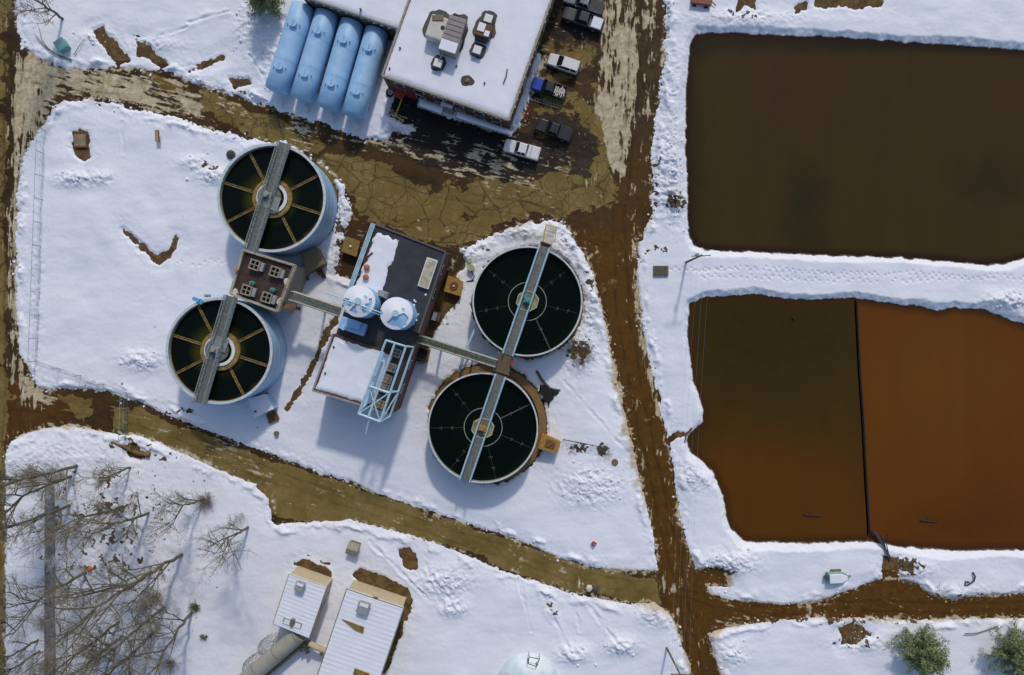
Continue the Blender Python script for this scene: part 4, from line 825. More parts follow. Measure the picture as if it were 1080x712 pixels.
# rooftop plant on the office building (each sits on the roof: own things)
hz = hn - .02; hg = 'machines on the office roof'
p = P(461, 29.5, 7); t = Thing('rooftop_fan_unit', 'cream box-shaped rooftop unit with rounded corners, left half of the big pair', 'hvac unit', (p.x, p.y, hz), 0, hg)
mb = MB(); mb.box(p.x, p.y, hz, 2.5, 3.3, 1.7, UA); t.part('housing', mb, mat('cream_metal', (.56, .55, .47), .6, .15, 1.5), bev=.25); mb = MB(); mb.box(p.x + .15, p.y + 1.2, hz + 1.7, 1.6, .9, .12, UA + .3, .3); t.part('cowl', mb, M_khaki); mb = MB(); mb.cyl((p.x + .8, p.y - .1), .28, hz + 1.7, hz + 1.78, 12); t.part('intake', mb, M_black)
p = P(477.5, 37, 7.2); t = Thing('rooftop_air_handler', 'taupe ribbed rooftop unit with a snowy front end, right half of the big pair', 'hvac unit', (p.x, p.y, hz), 0, hg)
mb = MB(); mb.box(p.x, p.y, hz, 2.5, 5.0, 1.9, UA); t.part('housing', mb, mat('taupe_metal', (.27, .235, .22), .6, .12, 1.5), bev=.12)
mb = MB()
for k in range(5): o = 1.9 - k * .7; mb.box(p.x + o * math.sin(-UA), p.y + o * math.cos(UA), hz + 1.9, 2.3, .06, .05, UA)
t.part('rib', mb, mat('taupe_dark', (.15, .13, .12), .6, .2, 2))
c_ = (p.x - 1.75 * math.sin(-UA), p.y - 1.75 * math.cos(UA)); mb = MB(); mb.box(*c_, hz + 1.9, 2.4, 1.5, .14, UA); t.part('snow_cap', mb, M_snow, bev=.06)
mb = MB(); mb.tube([P(484, 17, 7), P(480, 15, 7.4), P(476, 17, 7)], .14, 8); mb.tube([P(489, 20, 6.5), P(491, 28, 7), P(488, 42, 6.5)], .12, 6); t.part('duct', mb, M_dkgrey)
def roof_box(px, py, w, label, stub=None):
    p = P(px, py, 6.4); t = Thing('roof_hatch', label, 'roof vent', (p.x, p.y, hz), UA, 'small square vents on the office roof')
    mb = MB(); mb.box(0, 0, 0, w, w, .7); t.part('curb', mb, M_dkgrey, world=False, bev=.03); mb = MB(); mb.box(0, 0, .7, w * .82, w * .82, .12); t.part('lid', mb, M_white, world=False, bev=.05)
    if stub: mb = MB(); mb.tube([(0, w * .4, .4), (stub[0], stub[1], .9)], .13, 8); t.part('duct', mb, M_galv, world=False)
roof_box(515, 19.2, 1.35, 'square white-lidded vent just above the rusty rooftop fan'); roof_box(461.8, 66.3, 1.35, 'square white-lidded vent tied by a duct to the taupe rooftop unit', (.3, 1.9)); roof_box(503.3, 52.3, 1.35, 'square white-lidded vent just below the rusty rooftop fan')
p = P(510, 31.5, 6.8); t = Thing('rooftop_fan_unit', 'rust edged white rooftop fan between two small square vents', 'hvac unit', (p.x, p.y, hz), UA, hg); mb = MB(); mb.box(0, 0, 0, 2.1, 1.9, 1.3); t.part('housing', mb, M_rust, world=False, bev=.08); mb = MB(); mb.box(-.35, .2, 1.3, 1.0, 1.2, .13); mb.box(.6, -.4, 1.3, .7, .8, .1); t.part('snow_cap', mb, M_snow, world=False, bev=.05); mb = MB(); mb.box(0, -1.1, 0, 1.7, .4, .8); t.part('intake', mb, M_dkgrey, world=False)
p = P(492.8, 85, 5.7); t = Thing('roof_drain', 'melted dark patch on the office roof with a pale drain in it', 'roof drain', (p.x, p.y, hz)); mb = MB(); mb.prism([(p.x + 1.15 * math.cos(a) * rnd.uniform(.75, 1), p.y + .8 * math.sin(a) * rnd.uniform(.75, 1)) for a in [k * .45 for k in range(14)]], hz, hz + .035); t.part('wet_roof_patch', mb, mat('wet_patch', (.045, .03, .022), .5, .3, 3)); mb = MB(); mb.cyl(p, .3, hz + .03, hz + .2, 12); mb.box(p.x + .1, p.y + .1, hz + .2, .3, .4, .1); t.part('drain_cover', mb, M_weir)
for px, py in ((422, 51), (411, 72.5), (511, 88), (481.5, 70)): p = P(px, py, 5.6); mb = MB(); mb.cyl(p, .14, 5.5, 5.8, 10); NB.part('vent_pipe', mb, M_dkgrey)
mb = MB(); mb.tube([P(535, 73, 5.7), P(534, 80, 5.68), P(531, 88, 5.7)], .10, 5); NB.part('roof_seam', mb, M_dkgrey)
mb = MB(); mb.tube([P(425, 97, 2.4), P(424, 104, 1.2), P(417, 122, .9), P(417, 123, .9)], .10, 8); mb.tube([P(417, 122, .9), P(426, 128, .9)], .09, 8); mb.box(*P(417, 122, 0)[:2], 0, .16, .16, .9); mb.box(*P(426, 128, 0)[:2], 0, .16, .16, .9)
single('yellow_guard_rail', mb, M_yellow, 'bent yellow guard rail on the snow by the office building corner', 'guard rail', P(418, 115, 0))
mb = MB(); c_ = P(412, 98, .3)
for k in range(3): mb.tube([(c_.x + (.65 - k * .08) * math.cos(a * .45 + k), c_.y + (.65 - k * .08) * math.sin(a * .45 + k), .42 + k * .09) for a in range(12)], .07, 6)
single('hose_coil', mb, M_black, 'coiled black hose on the snow beside the rightmost blue cylinder', 'hose', c_)

# ---- four blue cylinders
CY4 = [((318.8, 7.5), (291.5, 93)), ((344.3, 14.5), (318, 101.5)), ((371, 23.5), (345.5, 112)), ((397.2, 32), (372, 120.5))]
labs = ['leftmost of the four long blue cylinders, next to the evergreen', 'second from the left of the four long blue cylinders', 'third from the left of the four long blue cylinders', 'rightmost of the four long blue cylinders, against the office building']
proto = None
for i, (a, b) in enumerate(CY4):
    A, Bp = P(*a, 3.0), P(*b, 3.0); mid = (A + Bp) / 2; d = (A - Bp); ang = math.atan2(d.y, d.x); Lc = (CY4[0][0][0], 0)
    if proto is None:
        Ln = d.length + .3; r_ = 1.72; t = Thing('horizontal_tank', labs[0], 'storage tank', (mid.x, mid.y, 0), ang, 'long blue storage cylinders'); mb = MB(); prof = [(-Ln / 2 - .35, .0), (-Ln / 2 - .3, .8), (-Ln / 2 - .16, 1.4), (-Ln / 2, r_), (-Ln / 4, r_), (0, r_), (Ln / 4, r_), (Ln / 2, r_), (Ln / 2 + .25, 1.3), (Ln / 2 + .4, .7), (Ln / 2 + .45, 0)]
        n = 40; V = []; F = []
        for x_, rr in prof:
            for k in range(n): a_ = 2 * math.pi * k / n; V.append((x_, rr * math.cos(a_), 2.55 + rr * math.sin(a_)))
        for j in range(len(prof) - 1):
            for k in range(n): F.append((j * n + k, j * n + (k + 1) % n, (j + 1) * n + (k + 1) % n, (j + 1) * n + k)[::-1])
        mb.add(V, F); t.part('shell', mb, M_blue2, world=False, smooth=True)
        for x_ in (-Ln / 6, Ln / 6):
            mb = MB(); mb.tube([(x_ + .0, (r_ + .004) * math.cos(a_), 2.55 + (r_ + .004) * math.sin(a_)) for a_ in [2 * math.pi * k / 40 for k in range(41)]], .025, 4); t.part('weld_seam', mb, M_blue2, world=False)
        for x_ in (-Ln * .27, Ln * .24):
            mb = MB(); mb.cyl((x_, -.1), .46, 4.0, 4.55, 20); mb.cyl((x_, -.1), .54, 4.55, 4.65, 20); mb.cyl((x_ - .2, .75), .08, 3.9, 4.5, 8); mb.cyl((x_ + .15, -.9), .08, 3.9, 4.35, 8); mb.beam((x_ - .5, -.1, 4.7), (x_ + .5, -.1, 4.7), .07); t.part('manway', mb, M_blue2, world=False)
        for x_ in (-Ln * .33, 0, Ln * .33): mb = MB(); mb.box(x_, 0, -.1, .5, 2.6, 1.6); t.part('saddle', mb, M_concrete, world=False)
        mb = MB(); mb.box(-Ln / 2 - 1.1, -.2, 0, .9, .8, 1.0); t.part('valve_box', mb, M_white, world=False, bev=.05)
        proto = t.o
    else: copy_thing(proto, (mid.x, mid.y, 0), ang, labs[i])

# ---- lean-to at the foot of the lower blue tank
t, c = box_thing('lean_to', 'snow topped square lean-to against the lower blue tank', 'shed', [(262, 421), (280, 416), (288, 431), (269, 440)], 2.3, M_blue, topm=M_snow)
mb = MB(); p = P(269.5, 434, 2.4); mb.cyl(p, .16, 2.3, 2.55, 10); t.part('vent_pipe', mb, M_dkgrey)
mb = MB(); q = quadpx([(281, 414), (290, 429), (288.5, 431.5), (279.5, 416)], .7); mb.prism(q, 0, .7); t.part('side_screen', mb, M_khaki)
t, c = box_thing('open_hatch', 'brown open pit box at the lean-to corner', 'hatch', [(281, 437), (290, 433), (294, 442), (284, 447)], .6, M_khaki, topm=M_rust)
p = P(293, 456.5, 0); mb = MB(); mb.cyl(p, .3, 0, .7, 12); mb.cyl(p, .36, .7, .78, 12); single('standpipe', mb, M_khaki, 'short dark green pipe stub in snow below the brown pit box', 'pipe', p)
p = P(207.5, 316, 6.5); t = Thing('level_sensor', 'bright blue bracket hooked on the lower blue tank rim', 'sensor', (p.x, p.y, 6.2)); mb = MB(); mb.box(p.x, p.y, 6.3, 1.0, .5, .5, R(-20)); mb.box(p.x + .6, p.y - .3, 6.3, .5, .7, .3, R(-30)); t.part('housing', mb, mat('bright_blue', (.12, .38, .7), .5, .2, 2), bev=.04)
p = P(223, 312.5, 5); t = Thing('wall_box', 'small grey box on the outer rim of the lower blue tank', 'box', (p.x, p.y, 5.8)); mb = MB(); mb.box(p.x, p.y, 6.0, .7, .35, .5); mb.cyl(p, .1, 6.5, 6.7, 8); t.part('body', mb, M_grey)

# ---- ochre chute on the lower dark tank
t, c = box_thing('sludge_box', 'ochre hooded box clinging to the east side of the lower dark tank', 'box', [(572, 458), (591, 466), (587.5, 478), (568, 473)], 2.0, M_ochre)
mb = MB(); mb.box(c[0] + .1, c[1], 2.03, 1.4, 1.1, .1, UA); hh = t.part('hatch', mb, M_rust); mb = MB(); mb.tube([(c[0] - .5, c[1] - .3, 2.2), (c[0] + .5, c[1] + .3, 2.2)], .06, 6); t.part('handle', mb, M_ochre, under=hh)

# ================================================================== SOUTH BUILDINGS
def rib_roof(T_, q, z, n, m, name='snow_roof'):
    """ribbed snow covered roof sheet on quad q (0-1 top edge, 3-2 bottom edge)"""
    mb = MB(); V = []; F = []; k = n * 8; w = 10
    rr = random.Random(3)
    for i in range(k + 1):
        v = i / k; a = lerp2(q[0], q[3], v); b = lerp2(q[1], q[2], v)
        for j in range(w + 1):
            u = j / w; p = lerp2(a, b, u); bump = .09 * max(0, math.sin(2 * math.pi * (v * n + .03 * math.sin(u * 7)))) * (.6 + .4 * math.sin(u * 9 + i * .1)); V.append((p[0], p[1], z + .05 + bump * .38 + .015 * math.sin(u * 5 + v * 9)))
    for i in range(k):
        for j in range(w): a = i * (w + 1) + j; F.append((a, a + 1, a + w + 2, a + w + 1)[::-1])
    mb.add(V, F); return T_.part(name, mb, m, smooth=True)
def south_building(name, label, pts, h, n, wallpt=None):
    q = quadpx(pts, h); c = (sum(p[0] for p in q) / 4, sum(p[1] for p in q) / 4); t = Thing(name, label, 'building', (*c, 0), 0, 'cream walled buildings')
    ins = [(x + (c[0] - x) * .035, y + (c[1] - y) * .025) for x, y in q]; mb = MB(); mb.prism(ins, -.2, h - .15); t.part('wall', mb, M_cream)
    mb = MB(); mb.prism(q, h - .15, h - .03); t.part('roof', mb, M_galv); rib_roof(t, [lerp2(p, c, .01) for p in q], h, n, M_snow)
    for k in range(4):
        a, b = Vector((*q[k], h - .1)), Vector((*q[(k + 1) % 4], h - .1)); mb = MB(); mb.beam(a, b, .16); t.part('gutter', mb, M_galv)
    return t, q, ins
SHa, qa, ia = south_building('generator_house', 'smaller cream walled building with a ribbed snowy roof and big pipe at its foot', [(305, 605.5), (344.5, 619.5), (326, 673), (288, 658)], 3.9, 13)
SHb, qb, ib = south_building('generator_house', 'larger cream walled building with a ribbed snowy roof running off the bottom edge', [(366, 620.8), (425.7, 641), (372, 800), (312, 780)], 4.4, 34)
add_door(SHb, ib[3], ib[0], .8, 1.0, 2.1, M_grey); add_door(SHa, ia[1], ia[2], .5, 1.0, 2.1, M_grey)
def cap_unit(px, py, z, w, label, grp):
    p = P(px, py, z + 1.0); t = Thing('roof_ventilator', label, 'roof vent', (p.x, p.y, z), UA, grp); mb = MB(); mb.box(0, 0, 0, w * .8, w * .8, .7); t.part('base', mb, M_galv, world=False); mb = MB(); mb.box(0, 0, .7, w, w, .35, 0, .15); t.part('hood', mb, M_grey, world=False, bev=.05); mb = MB(); mb.box(0, w * .3, 1.06, w * .7, w * .25, .07); t.part('snow_cap', mb, M_snow, world=False)
cap_unit(315.5, 619.5, 3.95, 1.35, 'grey hooded ventilator on the smaller ribbed snowy roof', 'hooded roof ventilators'); cap_unit(382.8, 642, 4.45, 1.75, 'grey hooded ventilator on the larger ribbed snowy roof', 'hooded roof ventilators')
p = P(308, 657, 4.3); t = Thing('vent_frame', 'three-part metal vent frame lying on the smaller ribbed roof', 'vent', (p.x, p.y, 4.0), UA); 
for x_ in (-.8, .8):
    mb = MB(); [mb.beam((x_ + a * .5, b * .4, .2), (x_ + c * .5, d * .4, .2), .08) for a, b, c, d in ((-1, -1, 1, -1), (1, -1, 1, 1), (1, 1, -1, 1), (-1, 1, -1, -1))]; t.part('frame', mb, M_galv, world=False)
mb = MB(); mb.box(0, .05, 0, .5, 1.0, .45); t.part('box', mb, M_khaki, world=False, bev=.04)
q = quadpx([(360.5, 653), (384, 662), (383, 668), (374, 664.5)], 4.6); mb = MB(); mb.prism(q, 4.45, 4.62); SHb.part('bare_roof_patch', mb, M_weir)
q = quadpx([(374, 705), (390, 711), (388, 716), (372, 712)], 4.6); mb = MB(); mb.prism(q, 4.45, 4.6); SHb.part('bare_roof_patch', mb, M_weir)
p = P(396, 631, 4.5); mb = MB(); mb.box(p.x, p.y, 4.3, .7, .25, .2, UA); SHb.part('wall_lamp', mb, M_khaki)
# connecting pipework between the two
t = Thing('valve_cluster', 'dark pipe cross valve between the two cream walled buildings', 'valve', P(322, 684, 0)); p = P(322, 684, 2.2); mb = MB(); mb.cyl(p, .3, 0, 2.2, 14); t.part('riser', mb, M_dkgrey)
for a in (.4, 1.97, 3.54, 5.11): mb = MB(); mb.tube([(p.x + .25 * math.cos(a), p.y + .25 * math.sin(a), 2.0), (p.x + .75 * math.cos(a), p.y + .75 * math.sin(a), 2.0)], .24, 12); mb.tube([(p.x + .7 * math.cos(a), p.y + .7 * math.sin(a), 2.0), (p.x + .8 * math.cos(a), p.y + .8 * math.sin(a), 2.0)], .34, 14); t.part('flange', mb, M_dkgrey)
mb = MB(); mb.tube([P(326, 678, 2.6), P(332, 682, 2.6), P(345, 687, 2.4)], .42, 12); single('branch_duct', mb, M_cream, 'short cream branch duct running into the larger building wall', 'duct', P(335, 683, 0))
mb = MB(); p = P(341, 688, 1.0); mb.box(p.x, p.y, 0, .9, .9, 1.3, UA); mb.box(p.x, p.y, 1.3, .7, .7, .15, UA); single('junction_box', mb, M_cream, 'small cream box at the wall end of the branch duct', 'box', P(341, 688, 0))
# big duct
A, Bq = P(315, 669, 2.6), P(247, 727, 2.6); t = Thing('big_duct', 'large grey beige round duct running off from the smaller cream building', 'duct', P(283, 696, 0)); mb = MB(); mb.tube([A, A.lerp(Bq, .3), A.lerp(Bq, .66), Bq], 1.15, 28); t.part('shell', mb, mat('duct_grey', (.34, .33, .28), .55, .15, .8), smooth=False)
for f in (.02, .33, .64, .95): c_ = A.lerp(Bq, f); d = (Bq - A).normalized() * .07; mb = MB(); mb.tube([c_ - d, c_ + d], 1.24, 28); t.part('flange', mb, M_galv)
for f in (.15, .5, .85): c_ = A.lerp(Bq, f); mb = MB(); mb.box(c_.x, c_.y, -.1, .6, 1.8, 1.9, R(40)); t.part('saddle', mb, M_concrete)
mb = MB(); nrm = Vector((.65, -.76, 0)); mb.tube([A + nrm * 1.7 + Vector((0, 0, -.8)), Bq + nrm * 1.7 + Vector((0, 0, -.8))], .28, 10); t.part('side_pipe', mb, M_khaki)
for k, (px, py, lb) in enumerate(((281, 682, 'ribbed cage hoop beside the big duct, nearer the cream building'), (264.5, 703, 'ribbed cage hoop beside the big duct, at the picture bottom'))):
    p = P(px, py, 2.2); t = Thing('cage_hoop', lb, 'cage', (p.x, p.y, 0), R(40), 'cage hoops beside the big duct')
    for zz, rr in ((2.0, 1.25), (2.25, 1.0), (1.6, 1.4)):
        mb = MB(); mb.tube([(1.5 * rr * .8 * math.cos(a), rr * .75 * math.sin(a), zz) for a in [R(10 * j + 0) for j in range(37)]], .05, 6); t.part('hoop', mb, M_galv, world=False)
    mb = MB()
    for j in range(14): a = j * .45; mb.beam((1.12 * 1.25 * .75 * math.cos(a) * 1.1, .75 * 1.25 * math.sin(a) * 1.0, 2.0), (1.4 * 1.2 * math.cos(a), 1.4 * .75 * math.sin(a), 0), .05)
    mb.tube([(1.3 * math.cos(R(30 * j)), .85 * math.sin(R(30 * j)), .2) for j in range(13)], .05, 6); t.part('bars', mb, M_galv, world=False)
# hut, dome
p = P(374.3, 576, 0); t = Thing('pump_hut', 'little khaki hut standing alone in snow north of the cream walled buildings', 'hut', (p.x, p.y, 0), UA); mb = MB(); mb.box(0, 0, -.1, 1.5, 1.7, 1.5); t.part('wall', mb, M_khaki, world=False)
mb = MB(); mb.add([(-.85, -.95, 1.4), (.85, -.95, 1.4), (.85, .95, 1.4), (-.85, .95, 1.4), (-.85, 0, 1.85), (.85, 0, 1.85)], [(0, 1, 5, 4), (2, 3, 4, 5), (1, 2, 5), (3, 0, 4), (0, 3, 2, 1)]); t.part('roof', mb, mat('beige_roof', (.33, .29, .2), .7, .25, 2), world=False); mb = MB(); mb.box(.78, 0, 0, .06, .7, 1.2); t.part('door', mb, M_grey, world=False)
p = P(557, 720, 0); t = Thing('storage_dome', 'pale snow dusted storage dome at the bottom edge with a wire frame on top', 'dome', (p.x, p.y, 0)); mb = MB(); prof = [(4.6 * math.cos(R(a)), 3.2 * math.sin(R(a))) for a in range(0, 91, 6)]; n = 48; V = []; F = []
for r_, z in prof:
    for k in range(n): V.append((r_ * math.cos(2 * math.pi * k / n), r_ * math.sin(2 * math.pi * k / n), z))
for j in range(len(prof) - 1):
    for k in range(n): F.append((j * n + k, j * n + (k + 1) % n, (j + 1) * n + (k + 1) % n, (j + 1) * n + k))
mb.add(V, F); t.part('shell', mb, mat('dome_frost', (.50, .66, .70), .6, .12, .35, col2=(.8, .84, .88), bump=.3, bscale=1), world=False, smooth=True)
a = [P(558, 693, 2.95), P(569, 695, 2.95), P(566, 703, 2.95), P(557, 700, 2.95)]; a = [v - Vector((p.x, p.y, 0)) + Vector((0, -.0, .0)) for v in a]; mb = MB()
for i in range(4): mb.beam(a[i], a[(i + 1) % 4], .09); mb.beam(a[i], a[i] - Vector((0, 0, 1.6)), .08)
t.part('hatch_frame', mb, M_dkgrey, world=False)

# ================================================================== VEHICLES
def loft(mb, st):
    V = []; F = []; n = 8
    for x, w, zb, zt in st:
        h_ = zt - zb; V += [(x, -w * .86, zb), (x, -w, zb + h_ * .25), (x, -w, zt - h_ * .22), (x, -w * .9, zt), (x, w * .9, zt), (x, w, zt - h_ * .22), (x, w, zb + h_ * .25), (x, w * .86, zb)]
    for i in range(len(st) - 1):
        for k in range(n): a = i * n + k; b = i * n + (k + 1) % n; F.append((a, b, b + n, a + n))
    F.append(tuple(range(n))); F.append(tuple(range((len(st) - 1) * n, len(st) * n))[::-1]); return mb.add(V, F)
def wheels(t, xs_, w, r=.38):
    for x in xs_:
        for s_ in (-1, 1):
            mb = MB(); mb.tube([(x, s_ * (w - .24), r), (x, s_ * (w + .01), r)], r, 20); ty = t.part('wheel', mb, M_black, world=False, bev=.04); mb = MB(); mb.tube([(x, s_ * (w - .05), r), (x, s_ * (w + .025), r)], r * .55, 14); t.part('rim', mb, M_galv, under=ty, world=False)
def vehicle(kind, label, px, py, m, L_=5.6, ang=R(161), hood=None, cargo=None, dust=None, roofm=None):
    p = P(px, py, 1.0); t = Thing('pickup_truck' if kind == 'pickup' else 'parked_car', label, 'pickup truck' if kind == 'pickup' else 'car', (p.x, p.y, 0), ang, 'vehicles parked beside the office building')
    k = L_ / 5.6; W = .97
    if kind == 'pickup':
        mb = MB(); loft(mb, [(1.15 * k, W, .38, 1.12), (.9 * k, W, .36, 1.16), (-.8 * k, W, .36, 1.16), (-.86 * k, W * .98, .38, 1.14)]); t.part('body', mb, m, world=False, bev=.03)
        mb = MB(); loft(mb, [(2.8 * k, W * .80, .5, .88), (2.68 * k, W * .93, .45, 1.0), (2.2 * k, W * .98, .4, 1.08), (1.16 * k, W * .98, .4, 1.14)]); t.part('hood', mb, hood or m, world=False, bev=.03)
        x0, x1 = -.92 * k, -2.72 * k
        for s_ in (-1, 1): mb = MB(); mb.prism([(x0, s_ * .85), (x1, s_ * .85), (x1, s_ * W), (x0, s_ * W)], .48, 1.14); t.part('bed_side', mb, m, world=False, bev=.04)
        mb = MB(); mb.prism([(x1 - .08, -W), (x1, -W), (x1, W), (x1 - .08, W)], .5, 1.12); t.part('tailgate', mb, m, world=False, bev=.02)
        mb = MB(); mb.prism([(x0 + .04, -.85), (x1, -.85), (x1, .85), (x0 + .04, .85)], .5, .72); t.part('bed_floor', mb, M_dkgrey, world=False)
        if cargo == 'cover': mb = MB(); mb.prism([(x0, -.86), (x1 + .02, -.86), (x1 + .02, .86), (x0, .86)], 1.08, 1.16); t.part('bed_cover', mb, M_carblack, world=False)
        if cargo == 'snow': mb = MB(); mb.prism([(x0 - .35, -.84), (x1 + .03, -.84), (x1 + .03, .84), (x0 - .35, .84)], .72, 1.17, .03); t.part('snow_load', mb, M_snow, world=False, bev=.06)
        if cargo == 'white': mb = MB(); mb.prism([(x0, -.86), (x1 + .02, -.86), (x1 + .02, .86), (x0, .86)], 1.08, 1.2, .02); cv = t.part('bed_cover', mb, m, world=False, bev=.03); mb = MB(); [mb.beam((x, -.8, 1.2), (x, .8, 1.2), .045) for x in (x0 - .5,)]; t.part('cover_seam', mb, M_dkgrey, under=cv, world=False)
        if cargo == 'slats':
            mb = MB()
            for i in range(6): x = x0 + (x1 - x0) * (i + .5) / 6; mb.box(x, rnd.uniform(-.15, .15), .72, .16, 1.2 + rnd.uniform(-.2, .2), .22 + rnd.uniform(0, .2), rnd.uniform(-.15, .15))
            mb.box((x0 + x1) / 2, .1, .9, 1.5, .18, .15, .1); t.part('timber_load', mb, M_dirtysnow, world=False)
        gx = (1.1, -.82, .5, -.68)
    else:
        mb = MB(); loft(mb, [(2.36 * k * 1.18, W * .78, .45, .85), (2.2 * k * 1.18, W * .9, .36, .98), (1.2 * k, W * .96, .32, 1.08), (.8 * k, W * .97, .32, 1.1), (-2.0 * k, W * .97, .32, 1.12), (-2.55 * k, W * .9, .36, 1.1), (-2.7 * k, W * .8, .45, .95)]); t.part('body', mb, m, world=False, smooth=False, bev=.05)
        gx = (1.15, -2.62, .25, -2.35)
    a0, a1, b0, b1 = [g * k for g in gx]; zb, zt = 1.1, (1.78 if kind == 'pickup' else 1.62)
    mb = MB(); mb.add([(a0, -.86, zb), (a1, -.86, zb), (a1, .86, zb), (a0, .86, zb), (b0, -.70, zt), (b1, -.70, zt), (b1, .70, zt), (b0, .70, zt)], [(0, 1, 5, 4), (2, 3, 7, 6), (3, 0, 4, 7), (1, 2, 6, 5), (4, 5, 6, 7), (0, 3, 2, 1)]); gh = t.part('window', mb, M_glass, world=False)
    mb = MB(); hw = .72 if kind == 'pickup' else .79; mb.prism([(b0 - .0, -hw), (b1 - .2 * (kind != 'pickup') - .03, -hw * .94), (b1 - .2 * (kind != 'pickup') - .03, hw * .94), (b0 - .0, hw)], zt - .03, zt + .05, .03); t.part('roof', mb, roofm or m, world=False, bev=.04)
    for s_ in (-1, 1):
        mb = MB(); mb.beam((a0, s_ * .86, zb), (b0, s_ * .70, zt), .08); t.part('pillar', mb, m, world=False); mb = MB(); mb.beam((a1, s_ * .86, zb), (b1, s_ * .70, zt), .12); t.part('pillar', mb, m, world=False)
        for f in ((.5,) if kind == 'pickup' else (.62,)): mb = MB(); mb.beam((a0 + (a1 - a0) * f - .1, s_ * .865, zb), (b0 + (b1 - b0) * f, s_ * .71, zt), .1); t.part('pillar', mb, m, world=False)
    fx = 2.74 * k if kind == 'pickup' else 2.62 * k
    for s_ in (-1, 1):
        mb = MB(); mb.box(fx - .05, s_ * .66, .7, .12, .34, .17); t.part('headlight', mb, M_light, world=False, bev=.02)
        mb = MB(); mb.box(-2.76 * k if kind == 'pickup' else -2.62 * k, s_ * .8, .75, .1, .16, .3); t.part('tail_light', mb, M_tail, world=False, bev=.02)
        mb = MB(); mb.box(a0 - .2, s_ * 1.06, 1.08, .12, .2, .16); t.part('mirror', mb, m if m is not M_carwhite else M_carblack, world=False, bev=.03)
    mb = MB(); mb.box(fx + .06, 0, .42, .14, 1.7, .24); t.part('bumper', mb, M_dkgrey, world=False, bev=.04); mb = MB(); mb.box(-2.84 * k if kind == 'pickup' else -2.7 * k, 0, .42, .14, 1.7, .22); t.part('bumper', mb, M_dkgrey, world=False, bev=.04)
    wheels(t, (1.82 * k, -1.75 * k), W)
    return t
vehicle('car', 'white car with a dark windscreen parked nose to the office building', 594.8, 66.6, M_carwhite, 4.75)
vehicle('pickup', 'dark pickup truck with a bright blue hood and a loaded open bed', 579, 92.5, M_carblack, 5.1, hood=M_carblue, cargo='slats')
vehicle('pickup', 'all black pickup truck with a black covered bed, lowest of the parked row', 584, 136.5, M_carblack, 5.4, cargo='cover', ang=R(160))
vehicle('pickup', 'white pickup truck parked alone below the office building corner', 550.5, 157.5, M_carwhite, 5.3, cargo='white', ang=R(164))
vehicle('pickup', 'dark pickup truck with white snow filling its bed near the top edge', 615, 19.5, M_cardark, 6.1, cargo='snow', ang=R(161), roofm=M_carblack)
vehicle('pickup', 'snow dusted dark blue pickup truck cut by the top edge', 616, 2, mat('dusty_blue', (.05, .09, .15), .5, .6, 1.2, col2=(.3, .34, .4)), 5.8, cargo='cover', ang=R(161))
p = P(556, 121, 0); t = Thing('hand_trolley', 'red hand trolley standing at the wall between the black truck and white truck', 'trolley', (p.x, p.y, 0), R(72)); mb = MB(); mb.beam((-.9, -.2, .3), (.9, -.2, .5), .09); mb.beam((-.9, .2, .3), (.9, .2, .5), .09); [mb.beam((x, -.2, .4), (x, .2, .4), .07) for x in (-.8, -.3, .3, .8)]; t.part('frame', mb, M_red, world=False)
for s_ in (-1, 1): mb = MB(); mb.tube([(-.8, s_ * .3, .2), (-.8, s_ * .38, .2)], .2, 14); t.part('wheel', mb, M_black, world=False)
mb = MB(); mb.box(-1.0, 0, .05, .35, .5, .06); t.part('toe_plate', mb, M_grey, world=False)
# dumped ladder beside blue-hooded truck
p = P(576, 109, 0); t = Thing('ladder', 'long pale ladder lying on the mud between two dark pickup trucks', 'ladder', (p.x, p.y, .1), R(-18)); [t.part('rail', MB().beam((-1.9, s_ * .22, .05), (1.9, s_ * .22, .05), .07), M_galv, world=False) for s_ in (-1, 1)]
for j in range(9): t.part('rung', MB().beam((-1.7 + j * .42, -.2, .05), (-1.7 + j * .42, .2, .05), .05), M_galv, world=False)
for px, py, a in ((569, 61, 1.2), (562, 92, 1.3)):
    pass

# ================================================================== FENCES, POLES, POND GEAR
M_fence = mat('fence_grey', (.27, .32, .33), .5, .2, 2)
def chain_fence(name, label, pts, h, wirem, step=3.6, group='wire fences', diag=1.0, cat='fence'):
    W_ = [P(x, y, .3) for x, y in pts]; t = Thing(name, label, cat, W_[0], 0, group); wire = MB()
    for a, b in zip(W_[:-1], W_[1:]):
        n = max(1, round((b - a).length / step)); d = (b - a)
        for i in range(n + 1):
            p = a.lerp(b, i / n); mb = MB(); mb.tube([p - Vector((0, 0, .5)), p + Vector((0, 0, h))], .045, 6); t.part('post', mb, wirem)
        for z in (.1, h * .5, h - .03): wire.beam(a + Vector((0, 0, z)), b + Vector((0, 0, z)), .05 if z > h * .9 else .02)
        m_ = int(d.length / diag)
        for i in range(m_):
            p, p2 = a.lerp(b, i / m_), a.lerp(b, (i + 1) / m_); wire.beam(p + Vector((0, 0, .1)), p2 + Vector((0, 0, h)), .014); wire.beam(p2 + Vector((0, 0, .1)), p + Vector((0, 0, h)), .014)
    t.part('wire_mesh', wire, wirem); return t
chain_fence('wire_fence', 'long wire fence up the west side of the snow field, turning at its corner', [(48.5, 138), (44, 260), (39.5, 381), (86, 396), (134, 414)], 2.0, M_fence)
t = chain_fence('road_gate', 'pale green wire gate closed across the lower lane by the wood', [(135, 414), (133, 463)], 2.0, mat('gate_green', (.25, .36, .30), .6, .2, 2), 2.2, group=None, diag=.5, cat='gate')
t = chain_fence('wire_fence', 'short low wire fence line in the snow right of the lower dark tank', [(594, 463), (640, 472)], .9, M_dkgrey, 2.0)
